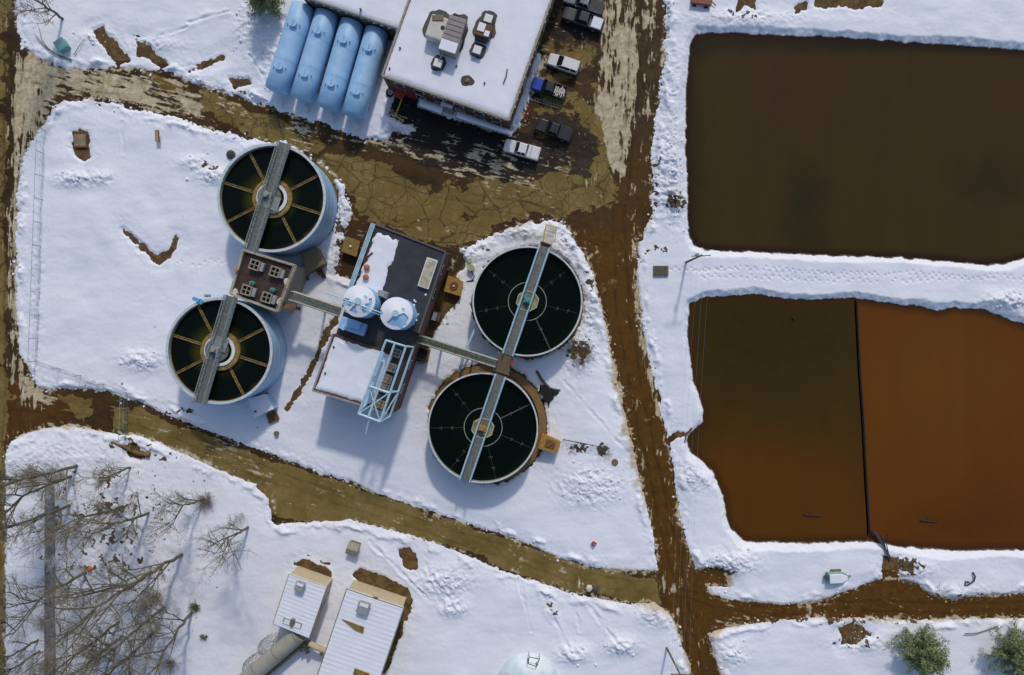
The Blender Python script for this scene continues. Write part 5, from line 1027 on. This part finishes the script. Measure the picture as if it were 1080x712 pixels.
def pole(base, label, azi):
    p = P(*base, 0); t = Thing('utility_pole', label, 'utility pole', (p.x, p.y, 0), azi, 'wooden utility poles'); mb = MB(); mb.tube([(0, 0, -.3), (.05, 0, 8.6)], .17, 10, .11); t.part('post', mb, M_bark, world=False)
    for z in (8.2,): mb = MB(); mb.box(0, 0, z, .12, 2.6, .14); c_ = t.part('crossarm', mb, M_bark, world=False)
    for y in (-1.2, -.4, .5, 1.2): mb = MB(); mb.cyl((0, y), .06, 8.34, 8.55, 8); t.part('insulator', mb, M_grey, world=False)
    mb = MB(); mb.cyl((.35, .1), .2, 6.2, 7.0, 12); t.part('transformer', mb, M_grey, world=False); return p
pa = pole((723, 277), 'utility pole between the two brown ponds, leaning away with its crossarm', R(92)); pb = pole((702.5, 682), 'utility pole by the lane at the bottom edge near the crossroads', R(88))
for k, y in enumerate((-1.2, -.4, .5, 1.2)):
    a = pa + Vector((-y, 0, 8.5)); b = pb + Vector((-y, 0, 8.5)); mb = MB(); mb.tube([a.lerp(b, f) + Vector((0, 0, -1.4 * 4 * f * (1 - f))) for f in [j / 16 for j in range(17)]], .007, 4)
    single('overhead_wire', mb, M_grey, 'thin overhead wire strung between the two utility poles', 'wire', a.lerp(b, .5), group='overhead wires')
# baffle curtain between the brown and the rust water
mb = MB(); mb.tube([P(x, y, -.38) for x, y in ((904, 317), (905.3, 345), (907.5, 390), (911, 440), (914, 500), (917.5, 560), (918.5, 566))], .10, 6); mb.tube([P(918, 560, -.36), P(926, 570, -.2), P(933, 577, .2), P(939, 588, .3)], .12, 6); mb.tube([P(936, 563, .2), P(935, 574, .3), P(938, 588, .4)], .07, 5)
single('baffle_boom', mb, M_black, 'black floating baffle line dividing the brown water from rust coloured water', 'boom', P(910, 440, -.4))
for (x, y, lb) in ((857, 543.5, 'dark waterlogged log floating in the brown water'), (979.5, 549.5, 'dark waterlogged log floating in the rust coloured water')):
    a, b = P(x - 9, y - .6, -.42), P(x + 9, y + 1, -.42); mb = MB(); mb.tube([a, a.lerp(b, .4) + Vector((0, -.04, .02)), b], .13, 7, .08); mb.tube([a.lerp(b, .3), a.lerp(b, .34) + Vector((.2, .4, .05))], .05, 5); single('floating_log', mb, M_black, lb, 'log', a.lerp(b, .5), group='logs floating in the lower pond')
p = P(836.5, 335.5, -.5); mb = MB(); mb.cyl(p, .2, -.5, -.3, 10); mb.cyl(p, .1, -.3, -.15, 8); single('float', mb, M_black, 'tiny black float near the top of the brown water', 'float', p)
# hatch pad, small objects
p = P(696.3, 286, 0); t = Thing('ground_hatch', 'olive square hatch set flush in snow between road and ponds', 'hatch', (p.x, p.y, .3), R(0)); mb = MB(); mb.box(0, 0, -.3, 2.2, 1.5, .55); t.part('frame', mb, M_khaki, world=False); mb = MB(); mb.box(0, 0, .25, 1.9, 1.25, .05); t.part('lid', mb, mat('dark_khaki', (.09, .085, .05), .7, .3, 2), world=False)
p = P(86, 149, 0); t = Thing('wooden_hatch', 'tan plank hatch cover lying in the bare soil patch', 'hatch', (p.x, p.y, 0), 0); mb = MB(); mb.box(0, 0, 0, 1.9, 2.0, .3); t.part('frame', mb, M_rust, world=False); mb = MB(); mb.box(-.05, .05, .3, 1.65, 1.75, .05); t.part('lid', mb, mat('tan_stone', (.25, .2, .12), .8, .4, 1.4), world=False)
p = P(169.5, 145.5, 0); t = Thing('marker_board', 'narrow upright tan board standing in the snow, casting a thin shadow', 'board', (p.x, p.y, 0), R(2)); mb = MB(); mb.box(0, 0, 1.0, .55, 1.7, .12); t.part('board', mb, mat('tan_board', (.36, .25, .15), .7, .3, 2), world=False); [t.part('post', MB().tube([(0, s_ * .65, -.3), (0, s_ * .65, 1.05)], .07, 6), M_bark, world=False) for s_ in (-1, 1)]
mb = MB(); mb.box(.28, 0, 1.0, .08, 1.6, .16); t.part('edge_strip', mb, M_rust, world=False)
def boulder(px, py, r, m, label, z=.2, name='boulder'):
    p = P(px, py, z); bm = bmesh.new(); bmesh.ops.create_icosphere(bm, subdivisions=2, radius=r)
    for v in bm.verts: v.co *= rnd.uniform(.8, 1.1); v.co.z *= .7
    me = bpy.data.meshes.new(name); bm.to_mesh(me); bm.free(); me.materials.append(m); o = bpy.data.objects.new(name, me); COL.objects.link(o); o.location = p; setp(o, label, name); return o
boulder(243.5, 163.5, .75, M_rock, 'dark grey boulder touching the northern blue tank in the snow', .4)
boulder(621.5, 620.5, .55, M_dirtysnow, 'pale ice lump lying on the olive lane near the crossroads', .2, 'ice_lump'); boulder(627.5, 621.5, .62, M_rock, 'dark lump standing in for the shadow beside the pale ice lump on the lane', .05, 'shadow_lump')  # second, dark lump is the pale lump's shadow modelled as a solid
p = P(69.5, 50.5, 0); t = Thing('utility_pedestal', 'teal utility pedestal in the snow under the bare tree by the corner', 'pedestal', (p.x, p.y, 0), R(35)); mb = MB(); mb.box(0, 0, 0, 1.5, 1.5, 1.2); t.part('cabinet', mb, mat('frosted_teal', (.16, .36, .35), .6, .3, 2), world=False, bev=.08); mb = MB(); mb.box(0, 0, 1.2, 1.6, 1.6, .1); t.part('lid', mb, mat('frosted_teal', (0, 0, 0)), world=False, bev=.04)
p = P(625.8, 571.8, 0); t = Thing('fire_hydrant', 'red fire hydrant alone in the snow above the olive lane', 'hydrant', (p.x, p.y, .2)); mb = MB(); mb.cyl(p, .24, .1, .8, 14); mb.cyl(p, .32, .8, .88, 14); mb.cyl(p, .26, .88, 1.1, 14, .06); mb.tube([(p.x - .4, p.y, .65), (p.x + .4, p.y, .65)], .11, 10); t.part('body', mb, M_red); mb = MB(); mb.cyl(p, .07, 1.1, 1.18, 6); t.part('bonnet_nut', mb, M_dirtysnow)
p = P(648, 487, 0); mb = MB(); mb.cyl(p, .55, 0, .55, 18, .48); mb.cyl((p.x - .0, p.y), .42, .55, .62, 18); single('tree_stump', mb, M_tanwood, 'round tan tree stump beside the muddy road and dark brush', 'stump', p)
for px, py, rr in ((94.5, 602.5, .42),): p = P(px, py - 2, .6); mb = MB(); mb.cyl(p, .35, 0, .9, 14, .28); mb.cyl(p, .12, .9, 1.1, 10); single('marker_post', mb, M_orange, 'stubby orange marker post at a tree foot in the wood', 'marker', (p.x, p.y, 0))
mb = MB(); mb.tube([P(566, 391, .6), P(571, 400, .5), P(580, 410, .35), P(591, 412, .3)], .2, 8); single('drain_pipe', mb, M_dkgrey, 'dark drain pipe lying beside the black soil patch between the tanks', 'pipe', P(580, 400, 0))
# black spill ground by the lower dark tank
mb = MB(); c_ = P(577, 416, 0)
pts = [(c_.x + 1.35 * (1 + .35 * math.sin(3 * a + 1) + .2 * math.sin(7 * a)) * math.cos(a), c_.y + 1.45 * (1 + .3 * math.sin(4 * a) + .2 * math.sin(9 * a)) * math.sin(a)) for a in [k * math.pi / 20 for k in range(40)]]
mb.prism(pts, 0, .62, .2); single('spoil_heap', mb, mat('black_soil', (.012, .011, .012), .9, .5, 2, bump=1), 'black spoil heap against the footing between the two dark tanks', 'heap', c_)
# covered trailer on the pond bank
p = P(880, 607, 0); t = Thing('covered_boat', 'pale green covered small boat parked in the snow below the lower pond', 'boat', (p.x, p.y, .2), R(3)); mb = MB(); loft(mb, [(1.7, .1, .5, .8), (1.2, .6, .3, .95), (.3, .85, .2, 1.0), (-1.4, .82, .2, 1.0)]); t.part('hull', mb, mat('pale_green_hull', (.22, .36, .34), .5, .25, 2), world=False, bev=.04)
mb = MB(); loft(mb, [(1.3, .3, .95, 1.15), (.4, .66, .98, 1.3), (-1.3, .66, .98, 1.25)]); t.part('cover', mb, M_snow, world=False, bev=.04); mb = MB(); mb.box(-1.6, .1, .3, .4, .5, .7); t.part('motor', mb, M_dkgrey, world=False, bev=.04)
mb = MB(); mb.box(0, .95, .1, 1.5, .3, .35); t.part('fender', mb, M_khaki, world=False); mb = MB(); mb.box(1.9, 0, .2, .6, .15, .15); t.part('tow_bar', mb, M_khaki, world=False)
mb = MB(); mb.tube([P(1026, 603.5, .5), P(1028.5, 608, .7), P(1027, 613, .6), P(1021, 617, .5), P(1017.5, 617, .5), P(1018.5, 613.5, .5), P(1022, 614, .5)], .12, 7); single('bent_pipe', mb, M_dkgrey, 'hook shaped dark pipe lying in snow right of the covered boat', 'pipe', P(1022, 610, 0))
mb = MB(); mb.tube([P(930, 562, .4), P(933, 575, .5), P(937, 588, .5)], .1, 6); mb.tube([P(922, 560, -.1), P(931, 574, .4), P(940, 590, .4)], .13, 6)
single('inlet_pipe', mb, M_dkgrey, 'dark inlet pipes crossing the bank into the lower pond', 'pipe', P(935, 580, 0))
# cart at the top edge
p = P(738.5, 2, 0); t = Thing('garden_cart', 'red brown wooden trailer cut off by the top edge in the snow', 'trailer', (p.x, p.y, 0), R(-8)); mb = MB(); mb.box(0, 0, .6, 3.0, 1.6, .5); t.part('bed', mb, mat('red_wood', (.25, .09, .04), .7, .3, 2), world=False, bev=.03); mb = MB(); mb.beam((1.5, 0, .6), (2.3, -.5, .5), .12); t.part('drawbar', mb, M_dkgrey, world=False)
for x in (-.9, .9):
    for s_ in (-1, 1): mb = MB(); mb.tube([(x, s_ * .82, .33), (x, s_ * 1.0, .33)], .33, 16); t.part('wheel', mb, M_black, world=False)
mb = MB(); mb.box(*P(56, 606, 0)[:2], -.1, 1.5, 1, .2); 

# ================================================================== TREES
def bare_tree(label, px, py, h, lean, seed, n_limb=7, fork=.35, m=M_bark, name='bare_tree', spread=.36, density=1.0, tw=M_twig, trunk_r=.22, group='bare trees of the wood'):
    rr = random.Random(seed); base = P(px, py, 0); t = Thing(name, label, 'tree', (base.x, base.y, 0), 0, group); tr = MB(); br = MB(); tg = MB()
    lean = Vector((lean[0], lean[1], 0)); top = h * .5
    def wob(s): return Vector((rr.uniform(-s, s), rr.uniform(-s, s), rr.uniform(-s * .5, s * .5)))
    path = [Vector((0, 0, -.3))]; n = 8
    for i in range(1, n + 1): f = i / n; path.append(Vector((0, 0, top * f)) + lean * f ** 1.3 * h * .1 + wob(h * .011))
    tr.tube(path, trunk_r * 1.2, 9, trunk_r * .7)
    def grow(p, d, L_, r, lev):
        pts = [p]; q = p.copy(); dd = d.copy(); k = 4 if lev < 2 else 3
        for i in range(k): dd = (dd + wob(.22 if lev < 3 else .35) + Vector((0, 0, .07))).normalized(); q = q + dd * L_ / k; pts.append(q.copy())
        (br if lev < 2 else tg).tube(pts, r, 5 if lev < 2 else 3, r * .4, cap=False)
        if lev >= 3: return
        nb = {0: 8, 1: 7, 2: 6}[lev]; nb = max(2, int(nb * density + .5))
        for j in range(nb):
            f = rr.uniform(.2, 1); i = min(k - 1, int(f * k)); bp_ = pts[i].lerp(pts[i + 1], f * k - i if f * k - i <= 1 else 1)
            side = Vector((rr.gauss(0, 1), rr.gauss(0, 1), rr.gauss(.15, .6))).normalized(); nd = (dd * .8 + side * .8).normalized()
            grow(bp_, nd, L_ * rr.uniform(.38, .62), max(.016, r * .48), lev + 1)
    for j in range(4):
        a = rr.uniform(0, 6.28); d = (Vector((math.cos(a) * .42, math.sin(a) * .42, 1)) + lean * .12).normalized(); grow(path[-1], d, h * rr.uniform(.4, .55), trunk_r * .62, 0)
    for j in range(n_limb - 4):
        f = fork + (1 - fork) * (j + .5) / n_limb + rr.uniform(-.04, .04); f = min(f, .98); i = int(f * n); p = path[i].lerp(path[min(n, i + 1)], f * n - i); a = rr.uniform(0, 6.28); d = Vector((math.cos(a) * spread * 2, math.sin(a) * spread * 2, 1)).normalized()
        grow(p, d, h * rr.uniform(.24, .42) * (1.15 - f * .5), trunk_r * (.62 - .34 * f), 0)
    t.part('trunk', tr, m, world=False, smooth=True); b_ = t.part('crown', br, m, world=False, smooth=True); t.part('twigs', tg, tw, under=b_, world=False)
    return t
trees = [((68, 21), 13, (-.4, .3), 'lone bare tree at the top left corner above the teal pedestal'), ((83.5, 490), 18, (-1.2, -.2), 'bare tree whose foot is topmost in the wood, by the lane gate'), ((77.5, 502), 16, (-1, -.6), 'bare tree rooted just below the topmost tree of the wood'), ((75, 532), 19, (-1, -.4), 'tall bare tree rooted right of the frosted dark strip, upper half'),
    ((131, 534), 15, (-.7, .3), 'crooked bare tree right of the dark strip, in the upper middle of the wood'), ((158, 540), 14, (-.6, .2), 'mossy bare tree in the upper middle of the wood, right of the crooked one'), ((262.5, 556), 12, (-.4, .2), 'small isolated bare tree standing furthest right of the wood'), ((193.5, 584.5), 20, (-1, -.3), 'bare tree rooted beside the scattered dark leaf spots'),
    ((162, 602.5), 20, (-.9, -.6), 'twin stemmed mossy bare tree in the centre of the wood'), ((92, 603), 16, (-.8, -.5), 'bare tree with the orange marker post at its foot'), ((126, 654.5), 16, (-.7, -.8), 'bare tree leaning low near the bottom middle of the wood'), ((130.5, 669), 17, (-.8, -.8), 'lowest slender bare tree left of the thick mossy trunk'),
    ((174.5, 640), 18, (-1, -.9), 'bare tree above the pink twig shrub at lower right of the wood'), ((165.5, 666), 18, (-.9, -1), 'thick bare tree reaching the bottom edge below the pink shrub'), ((203, 645), 16, (.1, -1.2), 'dark mossy tree with a green tuft at its foot, right side of the wood'), ((41, 674), 10, (-.5, -.2), 'thin young tree left of the dark strip near the bottom'), ((43, 686), 10, (-.5, -.3), 'thin young tree lowest left of the dark strip'),
    ((216, 526), 10, (-.8, .3), 'small bare tree growing out of a tan shrub near the lane'), ((139, 492), 9, (-.3, -.4), 'slim bare tree by the fallen orange log')]
for i, (b, h, ln, lb) in enumerate(trees):
    bare_tree(lb, *b, h * 1.02, ln, 100 + i, n_limb=9 if h > 12 else 7, density=.76 if h > 12 else .72, trunk_r=.08 + .007 * h, fork=.24, spread=.42)
def shrub(px, py, r, m, label, n=120, seed=1, name='shrub', h=1.2, thick=.018, group=None):
    rr = random.Random(seed); base = P(px, py, .25); mb = MB()
    for k in range(n):
        a = rr.uniform(0, 6.28); s = Vector((rr.uniform(-.35, .35) * r, rr.uniform(-.35, .35) * r, 0)); e = s + Vector((math.cos(a) * r * rr.uniform(.2, 1), math.sin(a) * r * rr.uniform(.2, 1), h * rr.uniform(.5, 1.2))); md = s.lerp(e, .5) + Vector((rr.uniform(-.1, .1), rr.uniform(-.1, .1), .15 * h)); mb.tube([s, md, e], thick, 3, thick * .5, cap=False)
        for j in range(2): e2 = e + Vector((rr.uniform(-.3, .3), rr.uniform(-.3, .3), rr.uniform(-.1, .3))) * r * .5; mb.tube([md.lerp(e, .6), e2], thick * .7, 3, thick * .3, cap=False)
    mb.v = [(v[0] + base.x, v[1] + base.y, v[2] + base.z - .2) for v in mb.v]; return single(name, mb, m, label, 'shrub', (base.x, base.y, 0), group)
shrub(218, 528, 1.7, M_redtwig, 'pinkish tan twiggy shrub near the lane bend in the wood', 170, 2); shrub(163, 628, 1.9, M_redtwig, 'pink twiggy shrub in the lower right of the wood', 150, 3); shrub(152, 640, 1.6, M_twig, 'grey tan twiggy shrub left of the pink shrub', 120, 4); shrub(35, 500, 2.0, M_twig, 'grey brown shrub at the upper left of the wood', 150, 5); shrub(57, 590, 1.5, M_white, 'frosted white shrub growing on the dark strip', 90, 6)
shrub(206, 640, .9, mat('moss_green', (.13, .15, .04), .9, .4, 3), 'green mossy tuft at the foot of the dark mossy tree', 120, 7, h=.7, thick=.03); shrub(215.5, 671.5, .6, mat('moss_green', (0, 0, 0)), 'small green tuft alone in the snow right of the wood', 80, 8, h=.5, thick=.03)
shrub(53, 700, 1.6, M_redtwig, 'brown shrub at the bottom end of the dark strip', 150, 9); shrub(47, 655, 1.5, M_twig, 'olive bush halfway down the dark strip', 120, 10); shrub(255, 545, 1.4, M_twig, 'faint thin shrub above the isolated bare tree', 60, 11, thick=.012); shrub(100, 690, 2.0, M_twig, 'broad grey twig shrub at the bottom of the wood', 140, 12); shrub(180, 700, 1.6, M_redtwig, 'reddish brush at the bottom of the wood beside the mossy tree', 110, 13)
shrub(612, 372, 2.0, M_deadgrass, 'clump of dry golden reeds between upper dark tank and the muddy road', 320, 14, 'reed_clump', 1.1, .022); shrub(712, 215, 1.7, mat('dark_brush', (.09, .07, .03), .9, .4, 3), 'dark olive brush in snow between the road and upper pond', 200, 15, h=.6); shrub(638, 477, 1.2, M_bark, 'dark thin brush by the tree stump', 80, 16, h=.6); shrub(605, 473, 1.1, M_bark, 'low dark brush along the short wire fence', 60, 17, h=.4)
shrub(964, 598, 1.2, mat('dark_brush', (0, 0, 0)), 'small dark bush on the bank right of the inlet pipes', 110, 18, h=.6); shrub(991, 623, 1.2, M_deadgrass, 'yellow brown scrub at the lane edge right of the bush', 90, 19, h=.5); shrub(212, 176, .6, mat('moss_green', (0, 0, 0)), 'small green weed poking from the ploughed snow by the blue tank', 60, 20, h=.4); shrub(60, 500, 2.2, M_twig, 'thin grey undergrowth at the top of the dark strip', 130, 21)
mb = MB(); mb.tube([P(158, 480, .5), P(145, 478, .5), P(132, 472, .5), P(118, 466, .6)], .38, 9, .12); mb.tube([P(140, 476, .6), P(136, 470, 1.2)], .12, 6, .04); single('fallen_log', mb, M_log, 'fallen orange brown log below the gate at the wood edge', 'log', P(145, 478, 0), smooth=True)
mb = MB(); mb.tube([P(75, 63, .4), P(60, 58, .6), P(45, 47, .5), P(36, 35, .6)], .12, 6, .04, False); mb.tube([P(52, 53, .5), P(44, 42, .6), P(40, 25, .6)], .07, 5, .02, False); mb.tube([P(78, 58, .4), P(84, 48, .6), P(90, 40, .5)], .06, 5, .02, False)
single('fallen_branch', mb, M_bark, 'long fallen branch below the teal pedestal at the road corner', 'branch', P(60, 55, 0))
single('fallen_branch', MB().tube([P(1018, 668.5, .5), P(1030, 668, .6), P(1046, 663, .6), P(1053, 660, .5)], .08, 6, .03), M_bark, 'dark fallen branch on the snow between the two evergreens', 'branch', P(1035, 666, 0))
# dark strip through the wood
mb = MB(); mb.prism([P(x, y)[:2] for x, y in ((50, 512), (59, 512), (60, 600), (60, 860), (49, 860), (50, 600))], .15, .62); o = single('footpath', mb, mat('grey_path', (.17, .18, .2), .8, .45, .9, col2=(.36, .37, .42), thresh=(.35, .75)), None, None, P(55, 600), kind='structure')

def evergreen(label, px, py, R_, h, seed, dens=1.0):
    rg = np.random.default_rng(seed); base = P(px, py, 0); t = Thing('evergreen_tree', label, 'tree', (base.x, base.y, 0), 0, 'evergreen trees'); tr = MB(); tr.tube([(0, 0, -.3), (.1, 0, h * .5), (0, .1, h * .95)], .28, 9, .05); lim = MB(); C_ = []
    rr = random.Random(seed)
    for k in range(84):
        f = rr.uniform(.12, .98); a = rr.uniform(0, 6.28); rmax = R_ * (1.05 - f) ** .42 * rr.uniform(.62, .98); z0 = h * f; e = Vector((math.cos(a) * rmax, math.sin(a) * rmax, z0 + rr.uniform(-.2, .5))); s = Vector((0, 0, z0 - .3)); lim.tube([s, s.lerp(e, .5) + Vector((0, 0, .15)), e], .06, 4, .015, False)
        for g in np.linspace(.3, 1, 6):
            c = s.lerp(e, g); C_.append((c.x + rr.uniform(-.25, .25), c.y + rr.uniform(-.25, .25), c.z + rr.uniform(-.15, .25)))
    C_ = np.array(C_); n = int(30 * dens); c = np.repeat(C_, n, 0); off = rg.normal(0, .20, c.shape); c = c + off; m_ = len(c); s = rg.uniform(.06, .13, (m_, 1))
    u = rg.normal(size=(m_, 3)); u /= np.linalg.norm(u, axis=1, keepdims=True); v = np.cross(u, rg.normal(size=(m_, 3))); v /= np.linalg.norm(v, axis=1, keepdims=True)
    V = np.stack([c - u * s - v * s * .4, c + u * s - v * s * .4, c + u * s * .8 + v * s * .5, c - u * s * .8 + v * s * .5], 1).reshape(-1, 3); me = bpy.data.meshes.new('crown'); me.vertices.add(len(V)); me.vertices.foreach_set('co', V.astype(np.float32).ravel()); me.loops.add(len(V)); me.loops.foreach_set('vertex_index', np.arange(len(V), dtype=np.int32)); me.polygons.add(m_); me.polygons.foreach_set('loop_start', np.arange(0, len(V), 4, dtype=np.int32)); me.polygons.foreach_set('loop_total', np.full(m_, 4, np.int32)); me.update(calc_edges=True); me.materials.append(M_leaf)
    o = bpy.data.objects.new('crown', me); COL.objects.link(o); o.parent = t.o; t.part('trunk', tr, M_bark, world=False); t.part('branches', lim, M_bark, world=False)
evergreen('round olive evergreen tree at the bottom right, the one wholly in view', 963, 680, 4.5, 5.5, 31, 1.15); evergreen('evergreen tree cut by the right edge at the bottom', 1057, 682, 5.0, 6.0, 32, 1.15); evergreen('evergreen tree at the top edge beside the leftmost blue cylinder', 285.5, 10, 2.9, 7.0, 33, .9)

# ================================================================== LOOSE SNOW AND MUD CLODS (uncountable)
def clods(name, label, n, wfun, m, r0, r1, seed, zoff=0.0, cat='snow clods'):
    rg = np.random.default_rng(seed); X = rg.uniform(0, 1080, n * 40); Y = rg.uniform(0, 712, n * 40); w = wfun(X, Y); ok = rg.uniform(0, 1, len(X)) < w; X, Y = X[ok][:n], Y[ok][:n]
    z = ground_fields(X, Y)[0]; z = np.maximum(z, 0) + zoff
    ico = [(0, 0, 1), (.89, 0, .45), (.28, .85, .45), (-.72, .53, .45), (-.72, -.53, .45), (.28, -.85, .45), (.72, .53, -.45), (-.28, .85, -.45), (-.89, 0, -.45), (-.28, -.85, -.45), (.72, -.53, -.45)]
    fs = [(0, 1, 2), (0, 2, 3), (0, 3, 4), (0, 4, 5), (0, 5, 1), (1, 6, 2), (2, 7, 3), (3, 8, 4), (4, 9, 5), (5, 10, 1), (2, 6, 7), (3, 7, 8), (4, 8, 9), (5, 9, 10), (1, 10, 6)]
    I = np.array(ico); k = len(X); r = r0 + (r1 - r0) * rg.uniform(0, 1, (k, 1, 1)) ** 4; sh = rg.uniform(.6, 1.3, (k, 11, 3)); V = I[None] * sh * r; V[:, :, 2] *= .7
    V[:, :, 0] += ((X - 540) * S)[:, None]; V[:, :, 1] += ((356 - Y) * S)[:, None]; V[:, :, 2] += z[:, None] + r[:, :, 0] * .3
    F = (np.array(fs)[None] + 11 * np.arange(k)[:, None, None]).reshape(-1, 3); V = V.reshape(-1, 3); me = bpy.data.meshes.new(name); me.vertices.add(len(V)); me.vertices.foreach_set('co', V.astype(np.float32).ravel()); me.loops.add(F.size); me.loops.foreach_set('vertex_index', F.astype(np.int32).ravel()); me.polygons.add(len(F)); me.polygons.foreach_set('loop_start', np.arange(0, F.size, 3, dtype=np.int32)); me.polygons.foreach_set('loop_total', np.full(len(F), 3, np.int32)); me.update(calc_edges=True); me.materials.append(m)
    o = bpy.data.objects.new(name, me); COL.objects.link(o); setp(o, label, cat, None, 'stuff')
def w_edge(X, Y): sn = up(SNOW, X, Y); po = up(POND, X, Y); return np.where(po > -5, 0, np.exp(-((sn - 1) / 4.5) ** 2) * np.clip(fbm(X / 18, Y / 18, 4, 3) * 3.4 - 1.5, .02, 1) * .7 * np.where(Y > 300, .4, 1))
def w_pile(X, Y):
    t = np.zeros_like(X)
    for cx, cy, rx, ry, h in PILES:
        if h >= .6: t = np.maximum(t, np.exp(-(((X - cx) / rx) ** 2 + ((Y - cy) / ry) ** 2) * 1.2) * .5)
    return np.where((up(POND, X, Y) > -5) | (up(SNOW, X, Y) < 1), 0, t)
def w_mudedge(X, Y):
    sn = up(SNOW, X, Y); reg = ((X > 590) & (Y > 230)).astype(float) + .25 * (Y > 400) + .15; return np.exp(-((sn + 1) / 2.6) ** 2) * np.clip(reg, 0, 1) * .5 * (up(POND, X, Y) < -6)
clods('snow_clods', 'loose clods of clean snow thrown along the road edges', 2600, w_edge, M_snow, .05, .24, 5)
clods('snow_clods', 'broken lumps of snow on the ploughed heaps', 1800, w_pile, M_snow, .06, .26, 6)
clods('dirty_snow_clods', 'tan stained snow clods beside the muddy lanes', 2000, w_mudedge, mat('tan_snow', (.50, .38, .2), .85, .35, 1.2), .04, .2, 7)
clods('fallen_leaves', 'scattered dark leaves and twigs on the snow of the wood', 700, lambda X, Y: np.exp(-(((X - 130) / 85) ** 2 + ((Y - 585) / 95) ** 2)) * (up(SNOW, X, Y) > 4) * .5, M_bark, .04, .16, 8, cat='leaf litter')
